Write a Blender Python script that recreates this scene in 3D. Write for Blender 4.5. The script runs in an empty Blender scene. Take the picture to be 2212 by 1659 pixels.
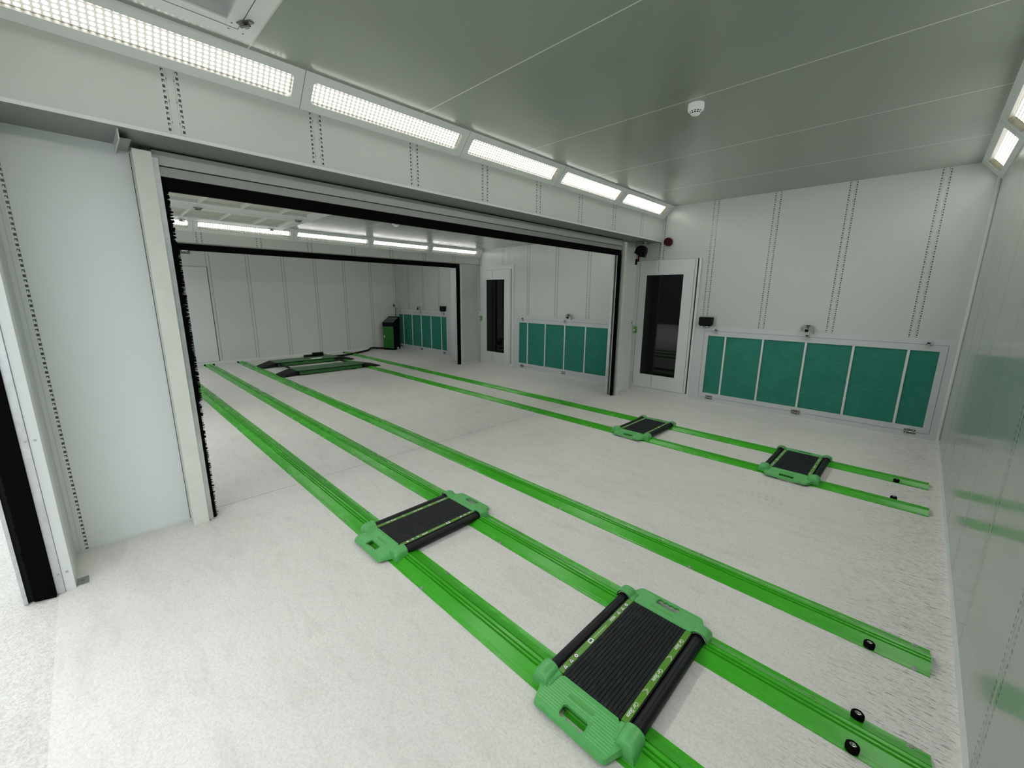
import bpy, bmesh, math, random
from mathutils import Vector, Matrix

random.seed(7)
S = bpy.context.scene
COL = S.collection

# ------------------------------------------------------------------ camera
cam_d = bpy.data.cameras.new('camera')
cam = bpy.data.objects.new('camera', cam_d)
COL.objects.link(cam)
cam_d.sensor_fit = 'HORIZONTAL'
cam_d.sensor_width = 36.0
cam_d.lens = 36.0 * 894.07 / 2212.0
cam_d.clip_start = 0.02
R0 = ((0.7138, 0.7003, 0.0091), (0.1532, -0.1434, -0.9777), (-0.6834, 0.6993, -0.2096))
rx, dn, fw = Vector(R0[0]), Vector(R0[1]), Vector(R0[2])
fw.normalize()
rx = (rx - fw * rx.dot(fw)).normalized()
up = rx.cross(fw).normalized()
M = Matrix((rx, up, -fw)).transposed().to_4x4()
M.translation = Vector((-0.37877, -7.14238, 1.72639))
cam.matrix_world = M
S.camera = cam

# ------------------------------------------------------------------ world and exposure
SKY = 2.35
W = bpy.data.worlds.new('overcast_sky')
S.world = W
W.use_nodes = True
wn = W.node_tree
wn.nodes.clear()
wo = wn.nodes.new('ShaderNodeOutputWorld')
wb = wn.nodes.new('ShaderNodeBackground')
wtc = wn.nodes.new('ShaderNodeTexCoord')
wsp = wn.nodes.new('ShaderNodeSeparateXYZ')
wrp = wn.nodes.new('ShaderNodeValToRGB')
wrp.color_ramp.elements[0].position = 0.0
wrp.color_ramp.elements[0].color = (0.72, 0.78, 0.82, 1)
wrp.color_ramp.elements[1].position = 0.8
wrp.color_ramp.elements[1].color = (0.96, 0.99, 1.0, 1)
wn.links.new(wtc.outputs['Generated'], wsp.inputs[0])
wn.links.new(wsp.outputs['Z'], wrp.inputs[0])
wn.links.new(wrp.outputs[0], wb.inputs['Color'])
wb.inputs['Strength'].default_value = SKY
wn.links.new(wb.outputs[0], wo.inputs[0])

S.view_settings.view_transform = 'Standard'
S.view_settings.look = 'None'
S.view_settings.gamma = 1
S.view_settings.use_curve_mapping = False
S.view_settings.exposure = 0.07
cy = S.cycles
cy.use_denoising = True
cy.max_bounces = 12
cy.diffuse_bounces = 8
cy.glossy_bounces = 5
cy.transmission_bounces = 4
cy.sample_clamp_indirect = 6.0
cy.sample_clamp_direct = 4.0
cy.caustics_reflective = False
cy.caustics_refractive = False

LAMP_DOT, LAMP_GAP = 50.0, 0.42

# ------------------------------------------------------------------ materials
MATS = {}
def new_mat(name):
    m = bpy.data.materials.new(name)
    m.use_nodes = True
    nt = m.node_tree
    b = nt.nodes['Principled BSDF']
    MATS[name] = m
    return m, nt, b

class NB:
    """short hand for wiring math nodes"""
    def __init__(s, nt): s.nt = nt
    def n(s, t): return s.nt.nodes.new(t)
    def put(s, sock, v):
        if isinstance(v, (int, float)): sock.default_value = v
        elif isinstance(v, (tuple, list)): sock.default_value = v
        else: s.nt.links.new(v, sock)
    def m(s, op, a, b=0.0, c=0.0, clamp=False):
        x = s.n('ShaderNodeMath'); x.operation = op; x.use_clamp = clamp
        s.put(x.inputs[0], a); s.put(x.inputs[1], b)
        if op in ('COMPARE', 'MULTIPLY_ADD', 'SMOOTH_MIN'): s.put(x.inputs[2], c)
        return x.outputs[0]
    def noise(s, vec, scale, detail=4, rough=0.6, dist=0.0):
        x = s.n('ShaderNodeTexNoise')
        s.put(x.inputs['Vector'], vec)
        x.inputs['Scale'].default_value = scale
        x.inputs['Detail'].default_value = detail
        x.inputs['Roughness'].default_value = rough
        x.inputs['Distortion'].default_value = dist
        return x.outputs['Fac']
    def mapping(s, vec, scale=(1, 1, 1), rot=(0, 0, 0), loc=(0, 0, 0)):
        x = s.n('ShaderNodeMapping')
        s.put(x.inputs['Vector'], vec)
        x.inputs['Scale'].default_value = scale
        x.inputs['Rotation'].default_value = rot
        x.inputs['Location'].default_value = loc
        return x.outputs[0]
    def ramp(s, fac, lo, hi, c0=(0, 0, 0, 1), c1=(1, 1, 1, 1)):
        x = s.n('ShaderNodeValToRGB')
        s.put(x.inputs[0], fac)
        x.color_ramp.elements[0].position = lo; x.color_ramp.elements[0].color = c0
        x.color_ramp.elements[1].position = hi; x.color_ramp.elements[1].color = c1
        return x.outputs[0]
    def mix(s, fac, a, b, mode='MIX'):
        x = s.n('ShaderNodeMix'); x.data_type = 'RGBA'; x.blend_type = mode
        s.put(x.inputs['Factor'], fac); s.put(x.inputs['A'], a); s.put(x.inputs['B'], b)
        return x.outputs['Result']
    def bump(s, h, strength, dist=0.01, normal=None):
        x = s.n('ShaderNodeBump')
        x.inputs['Strength'].default_value = strength
        x.inputs['Distance'].default_value = dist
        s.put(x.inputs['Height'], h)
        if normal is not None: s.nt.links.new(normal, x.inputs['Normal'])
        return x.outputs[0]
    def pos(s):
        return s.n('ShaderNodeTexCoord').outputs['Object']
    def xyz(s, v):
        x = s.n('ShaderNodeSeparateXYZ'); s.put(x.inputs[0], v); return x.outputs

def plain(name, col, rough=0.5, metal=0.0, spec=0.5, bump=0.0, bscale=60, var=0.0, vscale=6):
    m, nt, b = new_mat(name)
    q = NB(nt)
    b.inputs['Base Color'].default_value = (*col, 1)
    b.inputs['Roughness'].default_value = rough
    b.inputs['Metallic'].default_value = metal
    b.inputs['Specular IOR Level'].default_value = spec
    if var:
        f = q.noise(q.pos(), vscale, 5, 0.65)
        lo = tuple(c * (1 - var) for c in col) + (1,)
        hi = tuple(min(1, c * (1 + var)) for c in col) + (1,)
        nt.links.new(q.ramp(f, 0.3, 0.7, lo, hi), b.inputs['Base Color'])
    if bump:
        nt.links.new(q.bump(q.noise(q.pos(), bscale, 4), bump, 0.004), b.inputs['Normal'])
    return m

WALL = (0.50, 0.53, 0.50)
def wall_mat(name, axis=None, off=0.0, pitch=0.83, col=WALL, rough=0.28, wrinkle=0.10, half=0.034, spec=0.5, grain=0.05, side=0):
    """painted sandwich panel under thin protective film; axis = direction the seams repeat along"""
    m, nt, b = new_mat(name)
    q = NB(nt)
    p = q.pos()
    x = q.xyz(p)
    base = (*col, 1)
    w1 = q.noise(q.mapping(p, (0.6, 0.6, 4.0), (0.15, 0.1, 0)), 1.6, 3, 0.5, 0.8)
    w2 = q.noise(q.mapping(p, (1.0, 1.0, 5.0), (0.2, 0.12, 0)), 2.6, 2, 0.5, 0.6)
    crease = q.m('SUBTRACT', 1.0, q.m('DIVIDE', q.m('ABSOLUTE', q.m('SUBTRACT', w2, 0.5)), 0.007), clamp=True)
    patch = q.ramp(q.noise(p, 0.9, 2), 0.50, 0.66)
    h = q.m('ADD', q.m('MULTIPLY', w1, wrinkle * 0.8), q.m('MULTIPLY', q.m('MULTIPLY', crease, patch), 0.12 if axis == 1 and wrinkle > 0.15 else 0.0))
    h = q.m('ADD', h, q.m('MULTIPLY', q.noise(p, 150, 2), grain))
    if axis is not None:
        u = x[axis]
        a = q.m('DIVIDE', q.m('SUBTRACT', u, off), pitch)
        fr = q.m('MULTIPLY', q.m('SUBTRACT', a, q.m('ROUND', a)), pitch)
        d = q.m('ABSOLUTE', fr)
        col_m = q.m('COMPARE', d, half, 0.0068)
        if side: col_m = q.m('MULTIPLY', col_m, q.m('GREATER_THAN', q.m('MULTIPLY', fr, side), 0.0))
        z = q.m('DIVIDE', x[2], 0.029)
        zf = q.m('FRACT', z)
        dash = q.m('COMPARE', zf, 0.5, 0.27)
        big = q.m('MULTIPLY', col_m, dash)
        hole = q.m('MULTIPLY', q.m('COMPARE', d, half - 0.002, 0.0028), q.m('COMPARE', zf, 0.38, 0.16))
        alt = q.m('GREATER_THAN', q.m('FRACT', q.m('MULTIPLY', z, 0.5)), 0.5)
        mask = q.m('SUBTRACT', big, q.m('MULTIPLY', hole, alt), clamp=True)
        inner = q.m('MULTIPLY', q.m('COMPARE', d, half - 0.016, 0.003), q.m('COMPARE', q.m('FRACT', q.m('DIVIDE', x[2], 0.116)), 0.5, 0.06))
        mask = q.m('MAXIMUM', mask, q.m('MULTIPLY', inner, 0.6))
        bead = q.m('SUBTRACT', 1.0, q.m('DIVIDE', d, 0.014), clamp=True)
        h = q.m('ADD', h, q.m('MULTIPLY', bead, 0.5))
        groove = q.m('COMPARE', d, 0.019, 0.0022)
        h = q.m('SUBTRACT', h, q.m('MULTIPLY', groove, 0.3))
        c = q.mix(mask, base, (0.035, 0.04, 0.04, 1))
        c = q.mix(q.m('MULTIPLY', groove, 0.25), c, (0.12, 0.13, 0.13, 1))
        nt.links.new(c, b.inputs['Base Color'])
    else:
        b.inputs['Base Color'].default_value = base
    b.inputs['Roughness'].default_value = rough
    b.inputs['Specular IOR Level'].default_value = spec
    nt.links.new(q.bump(h, 0.5, 0.006), b.inputs['Normal'])
    return m

M_back1 = wall_mat('panel_back_bay', 0, -0.43, 0.835, rough=0.22, wrinkle=0.05)
M_back2 = wall_mat('panel_back_middle', 0, -5.243, 0.815, col=(0.55, 0.58, 0.55), rough=0.22, wrinkle=0.03)
M_back3 = wall_mat('panel_back_far', 0, -10.29, 0.80, rough=0.24, wrinkle=0.02)
M_far = wall_mat('panel_end', 1, -0.816, 0.82, rough=0.33, wrinkle=0.02, col=(0.56, 0.59, 0.56))
M_head1 = wall_mat('panel_header', 1, -0.743, 0.835, rough=0.33, wrinkle=0.04, col=(0.50, 0.53, 0.50))
M_head2 = wall_mat('panel_header_far', 1, -0.816, 0.82, rough=0.36, wrinkle=0.04)
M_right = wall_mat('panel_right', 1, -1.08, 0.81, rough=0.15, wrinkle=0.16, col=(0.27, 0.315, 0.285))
M_pier = wall_mat('panel_pier', 1, -7.37, 3.0, col=(0.66, 0.70, 0.69), rough=0.3, wrinkle=0.12, half=0.012, side=1)
M_plainw = wall_mat('panel_plain', None, rough=0.36, wrinkle=0.03)
M_trim = plain('white_trim', (0.62, 0.65, 0.64), 0.35)
M_doorw = plain('door_paint', (0.64, 0.66, 0.66), 0.38, bump=0.05)
M_frame = plain('duct_frame_paint', (0.52, 0.55, 0.56), 0.4)
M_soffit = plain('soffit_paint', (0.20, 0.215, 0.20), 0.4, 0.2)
M_gap = plain('shadow_gap', (0.02, 0.02, 0.02), 0.8)
M_guide = plain('guide_rail_paint', (0.66, 0.67, 0.62), 0.42, var=0.05)
M_alu = plain('brushed_aluminium', (0.55, 0.57, 0.58), 0.34, 0.85, var=0.12, vscale=14)
M_slat = plain('shutter_slat', (0.36, 0.38, 0.36), 0.40, 0.1)
M_slat2 = plain('shutter_bottom_rail', (0.26, 0.27, 0.26), 0.42, 0.2)
M_black = plain('black_rubber', (0.002, 0.002, 0.002), 0.8, spec=0.06)
M_brush = plain('black_bristle', (0.002, 0.002, 0.0022), 0.9, spec=0.05)
M_glass = plain('dark_glass', (0.004, 0.004, 0.005), 0.02, spec=0.35)
M_plastic = plain('black_plastic', (0.003, 0.003, 0.0035), 0.5, spec=0.15)
M_gplastic = plain('grey_plastic', (0.42, 0.43, 0.42), 0.45)
M_steel = plain('galvanised_steel', (0.45, 0.46, 0.45), 0.3, 0.9, var=0.15, vscale=30)
M_chrome = plain('chrome', (0.7, 0.7, 0.7), 0.12, 1.0)
M_dsteel = plain('dark_hinge_steel', (0.16, 0.16, 0.15), 0.35, 0.8)
M_red = plain('dark_red_plastic', (0.022, 0.0008, 0.002), 0.35, spec=0.12)
M_redh = plain('red_handle', (0.07, 0.002, 0.005), 0.4, spec=0.2)
M_greenb = plain('green_button', (0.10, 0.26, 0.07), 0.4)
M_white = plain('white_print', (0.80, 0.82, 0.80), 0.5)
M_cabg = plain('cabinet_green', (0.008, 0.12, 0.008), 0.35)
M_liftg = plain('lift_green', (0.03, 0.12, 0.04), 0.42, var=0.1)
M_liftd = plain('lift_side_green', (0.012, 0.10, 0.016), 0.4)
M_ramp = plain('ramp_black', (0.006, 0.0065, 0.007), 0.55, spec=0.2, bump=0.2, bscale=90)
M_sign = plain('sign_green', (0.005, 0.075, 0.03), 0.3)
M_pad2 = plain('ceiling_filter_fabric', (0.50, 0.50, 0.44), 0.9, bump=0.5, bscale=160, var=0.06)
M_shed = plain('shed_cladding', (0.10, 0.10, 0.12), 0.5, 0.2)
M_sticker = plain('strip_green', (0.085, 0.24, 0.02), 0.35)
M_inset = plain('skate_inset', (0.08, 0.34, 0.07), 0.5)

# rail paint: bright green, worn and dusty
def mk_rail():
    m, nt, b = new_mat('rail_green_paint')
    q = NB(nt); p = q.pos()
    n1 = q.noise(q.mapping(p, (0.5, 3, 3)), 3, 5, 0.65)
    n2 = q.noise(q.mapping(p, (1.0, 20, 5)), 9, 4, 0.6)
    c = q.ramp(n1, 0.3, 0.75, (0.034, 0.31, 0.010, 1), (0.055, 0.42, 0.022, 1))
    c = q.mix(q.m('MULTIPLY', q.ramp(n2, 0.55, 0.8), 0.18), c, (0.10, 0.26, 0.07, 1))
    nt.links.new(c, b.inputs['Base Color'])
    b.inputs['Specular IOR Level'].default_value = 0.42
    nt.links.new(q.ramp(n1, 0.2, 0.8, (0.16,) * 3 + (1,), (0.34,) * 3 + (1,)), b.inputs['Roughness'])
    return m
M_rail = mk_rail()

def mk_plate():
    m, nt, b = new_mat('skate_green_plastic')
    q = NB(nt); p = q.pos(); x = q.xyz(p)
    ay = q.m('ABSOLUTE', x[1])
    s = q.m('SINE', q.m('MULTIPLY', ay, 2 * math.pi / 0.0118))
    rib = q.m('GREATER_THAN', s, 0.72)
    zone = q.m('MULTIPLY', q.m('COMPARE', ay, 0.405, 0.066), q.m('LESS_THAN', q.m('ABSOLUTE', x[0]), 0.172))
    # ribs are interrupted around the hand grip and the name recess
    hole = q.m('MULTIPLY', q.m('LESS_THAN', q.m('ABSOLUTE', x[0]), 0.072), q.m('COMPARE', ay, 0.440, 0.036))
    rec = q.m('MULTIPLY', q.m('LESS_THAN', q.m('ABSOLUTE', q.m('ADD', x[0], 0.008)), 0.062), q.m('COMPARE', ay, 0.374, 0.013))
    keep = q.m('SUBTRACT', 1.0, q.m('MAXIMUM', hole, rec), clamp=True)
    rb = q.m('MULTIPLY', q.m('MULTIPLY', rib, zone), keep)
    nz = q.noise(p, 40, 4)
    c = q.ramp(nz, 0.3, 0.7, (0.075, 0.345, 0.085, 1), (0.095, 0.40, 0.11, 1))
    c = q.mix(q.m('MULTIPLY', rb, 0.45), c, (0.30, 0.72, 0.32, 1))
    nt.links.new(c, b.inputs['Base Color'])
    b.inputs['Roughness'].default_value = 0.4
    h = q.m('SUBTRACT', rb, q.m('MULTIPLY', rec, 0.6))
    nt.links.new(q.bump(h, 0.8, 0.002), b.inputs['Normal'])
    return m
M_plate = mk_plate()
M_cover = plain('skate_cover_green', (0.085, 0.37, 0.10), 0.38, var=0.08, vscale=30)

def mk_deck():
    m, nt, b = new_mat('skate_deck_black')
    q = NB(nt); p = q.pos()
    n = q.noise(q.mapping(p, (60, 14, 10)), 2.2, 5, 0.7)
    c = q.ramp(n, 0.52, 0.8, (0.006, 0.008, 0.009, 1), (0.045, 0.05, 0.052, 1))
    nt.links.new(c, b.inputs['Base Color'])
    b.inputs['Roughness'].default_value = 0.55
    b.inputs['Specular IOR Level'].default_value = 0.22
    return m
M_deck = mk_deck()

def mk_tube():
    m, nt, b = new_mat('skate_tube_black')
    q = NB(nt); p = q.pos()
    n = q.noise(q.mapping(p, (30, 12, 30)), 3.0, 5, 0.7)
    c = q.ramp(n, 0.60, 0.85, (0.005, 0.006, 0.007, 1), (0.06, 0.06, 0.058, 1))
    nt.links.new(c, b.inputs['Base Color'])
    b.inputs['Roughness'].default_value = 0.45
    b.inputs['Specular IOR Level'].default_value = 0.25
    return m
M_tube = mk_tube()

def mk_filter():
    m, nt, b = new_mat('teal_filter_fleece')
    q = NB(nt); p = q.pos()
    n1 = q.noise(q.mapping(p, (4, 1, 55)), 2.2, 6, 0.7, 0.4)
    n2 = q.noise(p, 4, 3)
    c = q.ramp(n1, 0.3, 0.72, (0.020, 0.16, 0.122, 1), (0.06, 0.28, 0.22, 1))
    c = q.mix(q.ramp(n2, 0.35, 0.75), c, (0.026, 0.185, 0.142, 1))
    nt.links.new(c, b.inputs['Base Color'])
    b.inputs['Roughness'].default_value = 0.9
    b.inputs['Specular IOR Level'].default_value = 0.15
    nt.links.new(q.bump(n1, 0.6, 0.01), b.inputs['Normal'])
    return m
M_filter = mk_filter()

def mk_floor(name, c0, c1, rough, fine, mark=True, grit=0.38):
    m, nt, b = new_mat(name)
    q = NB(nt); p = q.pos(); x = q.xyz(p)
    big = q.noise(p, 0.9, 6, 0.62)
    mid = q.noise(q.mapping(p, (1, 3.2, 1), (0, 0, 0.5)), 2.6, 6, 0.68, 0.6)
    sm = q.noise(p, 85, 3, 0.7)
    c = q.ramp(big, 0.25, 0.78, c0, c1)
    dirt = q.m('MULTIPLY', q.ramp(mid, 0.50, 0.78), 0.32)
    c = q.mix(dirt, c, (0.36, 0.35, 0.31, 1))
    sm2 = q.noise(p, 34, 4, 0.7)
    c = q.mix(q.m('MULTIPLY', q.ramp(sm, 0.42, 0.68), grit), c, (0.43, 0.42, 0.395, 1))
    c = q.mix(q.m('MULTIPLY', q.ramp(sm2, 0.50, 0.72), grit * 0.8), c, (0.45, 0.44, 0.41, 1))
    sg = q.noise(q.mapping(p, (1.0, 1.6, 1), (0, 0, 0.8)), 4.5, 8, 0.78, 1.0)
    c = q.mix(q.m('MULTIPLY', q.ramp(sg, 0.54, 0.74), 0.20), c, (0.34, 0.335, 0.31, 1))
    if mark:
        # dark broom scuffs near the right hand wall
        sc = q.noise(q.mapping(p, (3, 26, 1), (0, 0, 0.35)), 5, 5, 0.7)
        near = q.m('MULTIPLY', q.ramp(x[0], 0.0, 1.0), 0.0)
        nw = q.m('SUBTRACT', 1.0, q.m('DIVIDE', q.m('ABSOLUTE', q.m('ADD', x[0], 0.12)), 0.55), clamp=True)
        f = q.m('MULTIPLY', q.ramp(sc, 0.545, 0.62), q.m('MULTIPLY', nw, 0.95))
        c = q.mix(f, c, (0.12, 0.12, 0.11, 1))
        # sparse drag marks everywhere
        sp = q.noise(q.mapping(p, (2, 15, 1), (0, 0, -0.3)), 7, 4, 0.7)
        c = q.mix(q.m('MULTIPLY', q.ramp(sp, 0.66, 0.74), 0.45), c, (0.16, 0.16, 0.15, 1))
        # tyre tread prints
        def tread(x0, x1, y0, y1, k):
            inx = q.m('COMPARE', x[0], (x0 + x1) / 2, abs(x1 - x0) / 2)
            iny = q.m('COMPARE', x[1], (y0 + y1) / 2, abs(y1 - y0) / 2)
            st = q.m('GREATER_THAN', q.m('SINE', q.m('MULTIPLY', q.m('ADD', x[0], q.m('MULTIPLY', x[1], 0.25)), 2 * math.pi / 0.055)), -0.1)
            rows = q.m('GREATER_THAN', q.m('SINE', q.m('MULTIPLY', x[1], 2 * math.pi / 0.07)), -0.5)
            return q.m('MULTIPLY', q.m('MULTIPLY', q.m('MULTIPLY', inx, iny), q.m('MULTIPLY', st, rows)), k)
        t = tread(-1.27, -0.98, -3.22, -3.10, 0.22)
        t = q.m('MAXIMUM', t, tread(-1.27, -0.98, -2.88, -2.74, 0.15))
        t = q.m('MAXIMUM', t, tread(-3.0, -2.70, -3.22, -3.10, 0.16))
        t = q.m('MAXIMUM', t, tread(-3.0, -2.70, -2.86, -2.76, 0.12))
        t = q.m('MULTIPLY', t, q.ramp(q.noise(p, 16, 3), 0.3, 0.6))
        c = q.mix(t, c, (0.14, 0.15, 0.15, 1))
        # sawn expansion joints across the bays
        wob = q.m('MULTIPLY', q.m('SUBTRACT', q.noise(p, 1.2, 2), 0.5), 0.02)
        for jx in (-4.275, -8.66):
            f = q.m('COMPARE', q.m('ADD', x[0], wob), jx, 0.0025)
            c = q.mix(q.m('MULTIPLY', f, 0.8), c, (0.06, 0.06, 0.06, 1))
    nt.links.new(c, b.inputs['Base Color'])
    b.inputs['Roughness'].default_value = rough
    b.inputs['Specular IOR Level'].default_value = 0.35
    h = q.m('ADD', q.m('MULTIPLY', sm, fine), q.m('MULTIPLY', mid, 0.4))
    nt.links.new(q.bump(h, 0.45, 0.004), b.inputs['Normal'])
    return m
M_floor = mk_floor('concrete_floor', (0.68, 0.665, 0.63, 1), (0.81, 0.795, 0.755, 1), 0.5, 1.0)
M_ground = mk_floor('rough_concrete', (0.62, 0.61, 0.585, 1), (0.80, 0.79, 0.76, 1), 0.9, 3.5, False, 0.62)

def mk_ceiling(name, off, pitch):
    m, nt, b = new_mat(name)
    q = NB(nt); p = q.pos(); x = q.xyz(p)
    a = q.m('DIVIDE', q.m('SUBTRACT', x[1], off), pitch)
    d = q.m('ABSOLUTE', q.m('MULTIPLY', q.m('SUBTRACT', a, q.m('ROUND', a)), pitch))
    line = q.m('LESS_THAN', d, 0.0045)
    c = q.mix(line, (0.25, 0.28, 0.25, 1), (0.60, 0.62, 0.58, 1))
    b.inputs['Specular IOR Level'].default_value = 0.42
    nt.links.new(c, b.inputs['Base Color'])
    nt.links.new(q.ramp(q.noise(p, 3, 3), 0.3, 0.7, (0.17,) * 3 + (1,), (0.25,) * 3 + (1,)), b.inputs['Roughness'])
    nt.links.new(q.bump(q.m('ADD', q.m('MULTIPLY', line, 0.3), q.m('MULTIPLY', q.noise(q.mapping(p, (6, 0.8, 1)), 1.5, 3), 0.15)), 0.25, 0.006), b.inputs['Normal'])
    return m
M_ceil = mk_ceiling('ceiling_panel', -1.12, 1.27)

def mk_led(ncol, nrow):
    """grid of LED lenses; object space: x along the panel, y across"""
    m, nt, b = new_mat('led_array')
    q = NB(nt)
    uv = nt.nodes.new('ShaderNodeUVMap').outputs[0]
    x = q.xyz(uv)
    fx = q.m('SUBTRACT', q.m('FRACT', q.m('MULTIPLY', x[0], ncol)), 0.5)
    fy = q.m('SUBTRACT', q.m('FRACT', q.m('MULTIPLY', x[1], nrow)), 0.5)
    r = q.m('SQRT', q.m('ADD', q.m('MULTIPLY', fx, fx), q.m('MULTIPLY', fy, fy)))
    k = q.ramp(r, 0.345, 0.375, (1, 1, 1, 1), (0, 0, 0, 1))
    st = q.m('ADD', q.m('MULTIPLY', k, LAMP_DOT - LAMP_GAP), LAMP_GAP)
    b.inputs['Base Color'].default_value = (0.5, 0.5, 0.48, 1)
    nt.links.new(q.mix(k, (1.0, 0.95, 0.84, 1), (1.0, 0.99, 0.96, 1)), b.inputs['Emission Color'])
    nt.links.new(st, b.inputs['Emission Strength'])
    return m
M_led = mk_led(40, 6)

# ------------------------------------------------------------------ mesh building
class MB:
    def __init__(s):
        s.v, s.f, s.mi, s.uv = [], [], [], {}
    def add(s, vs, fs, mi=0):
        o = len(s.v)
        s.v += [tuple(v) for v in vs]
        for f in fs:
            s.f.append(tuple(o + i for i in f)); s.mi.append(mi)
        return s
    def box(s, a, b, mi=0):
        x0, x1 = sorted((a[0], b[0])); y0, y1 = sorted((a[1], b[1])); z0, z1 = sorted((a[2], b[2]))
        vs = [(x, y, z) for z in (z0, z1) for y in (y0, y1) for x in (x0, x1)]
        fs = [(0, 2, 3, 1), (4, 5, 7, 6), (0, 1, 5, 4), (2, 6, 7, 3), (0, 4, 6, 2), (1, 3, 7, 5)]
        return s.add(vs, fs, mi)
    def hexa(s, bot, top, mi=0):
        vs = list(bot) + list(top)
        n = len(bot)
        fs = [tuple(reversed(range(n))), tuple(range(n, 2 * n))]
        fs += [(i, (i + 1) % n, n + (i + 1) % n, n + i) for i in range(n)]
        return s.add(vs, fs, mi)
    def extr(s, prof, axis, a, b, mi=0, cap=True):
        """prof = 2D loop; axis 0: (y,z) along x; 1: (x,z) along y; 2: (x,y) along z"""
        def pt(u, w, t):
            return (t, u, w) if axis == 0 else (u, t, w) if axis == 1 else (u, w, t)
        n = len(prof)
        vs = [pt(u, w, a) for u, w in prof] + [pt(u, w, b) for u, w in prof]
        fs = [(i, (i + 1) % n, n + (i + 1) % n, n + i) for i in range(n)]
        if cap: fs += [tuple(reversed(range(n))), tuple(range(n, 2 * n))]
        return s.add(vs, fs, mi)
    def cyl(s, p0, p1, r0, r1=None, n=20, mi=0, cap=True):
        r1 = r0 if r1 is None else r1
        p0, p1 = Vector(p0), Vector(p1)
        d = (p1 - p0).normalized()
        a = d.orthogonal().normalized(); b = d.cross(a)
        vs = []
        for p, r in ((p0, r0), (p1, r1)):
            vs += [p + (a * math.cos(2 * math.pi * i / n) + b * math.sin(2 * math.pi * i / n)) * r for i in range(n)]
        fs = [(i, (i + 1) % n, n + (i + 1) % n, n + i) for i in range(n)]
        if cap: fs += [tuple(reversed(range(n))), tuple(range(n, 2 * n))]
        return s.add(vs, fs, mi)
    def lathe(s, prof, c=(0, 0, 0), n=24, axis=2, mi=0):
        vs, fs = [], []
        m = len(prof)
        for i in range(n):
            t = 2 * math.pi * i / n
            for r, h in prof:
                q = (r * math.cos(t), r * math.sin(t), h)
                if axis == 1: q = (q[0], h, q[1])
                if axis == 0: q = (h, q[0], q[1])
                vs.append((c[0] + q[0], c[1] + q[1], c[2] + q[2]))
        for i in range(n):
            for j in range(m - 1):
                a = i * m + j; b = ((i + 1) % n) * m + j
                fs.append((a, b, b + 1, a + 1))
        return s.add(vs, fs, mi)
    def tube(s, pts, r, n=10, mi=0, cap=True):
        pts = [Vector(p) for p in pts]
        vs, fs = [], []
        prev = None
        for i, p in enumerate(pts):
            d = (pts[min(i + 1, len(pts) - 1)] - pts[max(i - 1, 0)]).normalized()
            a = d.orthogonal().normalized() if prev is None else (prev - d * prev.dot(d)).normalized()
            prev = a
            b = d.cross(a)
            vs += [p + (a * math.cos(2 * math.pi * k / n) + b * math.sin(2 * math.pi * k / n)) * r for k in range(n)]
        for i in range(len(pts) - 1):
            for k in range(n):
                fs.append((i * n + k, i * n + (k + 1) % n, (i + 1) * n + (k + 1) % n, (i + 1) * n + k))
        if cap:
            fs.append(tuple(reversed(range(n)))); e = (len(pts) - 1) * n
            fs.append(tuple(range(e, e + n)))
        return s.add(vs, fs, mi)
    def mesh(s, name, mats, smooth=False):
        me = bpy.data.meshes.new(name)
        me.from_pydata([tuple(v) for v in s.v], [], s.f)
        for m in (mats if isinstance(mats, (list, tuple)) else [mats]): me.materials.append(m)
        for p, i in zip(me.polygons, s.mi): p.material_index = i
        bm = bmesh.new(); bm.from_mesh(me)
        bmesh.ops.recalc_face_normals(bm, faces=bm.faces)
        bm.to_mesh(me); bm.free()
        if smooth:
            for p in me.polygons: p.use_smooth = True
            try: me.set_sharp_from_angle(angle=math.radians(35))
            except Exception: pass
        me.update()
        return me
    def build(s, name, mats, parent=None, smooth=False, bevel=0.0, seg=2):
        o = bpy.data.objects.new(name, s.mesh(name, mats, smooth))
        COL.objects.link(o)
        if parent is not None: o.parent = parent
        if bevel:
            b = o.modifiers.new('bevel', 'BEVEL'); b.width = bevel; b.segments = seg
            b.limit_method = 'ANGLE'; b.angle_limit = math.radians(40)
        return o

def tag(o, label, cat, group=None, kind=None):
    if label: o['label'] = label
    if cat: o['category'] = cat
    if group: o['group'] = group
    if kind: o['kind'] = kind
    return o
def struct(o):
    o['kind'] = 'structure'
    return o
def empty(name, loc=(0, 0, 0), rz=0.0, label=None, cat=None, group=None):
    o = bpy.data.objects.new(name, None); COL.objects.link(o)
    o.location = loc; o.rotation_euler = (0, 0, rz)
    o.empty_display_size = 0.1
    if label: tag(o, label, cat, group)
    return o
KIDS = {}
def children(o): return [c for c in COL.objects if c.parent == o]
def copy_tree(o, parent=None):
    c = o.copy(); COL.objects.link(c)
    if parent is not None: c.parent = parent
    for ch in children(o): copy_tree(ch, c)
    return c

# ------------------------------------------------------------------ setting
H1, H2 = 3.20, 2.818
XP1, XP1B = -4.20, -4.28       # partition between near and middle bay
XP2, XP2B = -8.62, -8.70
XE = -12.71                    # end wall
YF, YF2 = -7.41, -7.49         # front wall inner and outer face

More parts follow.
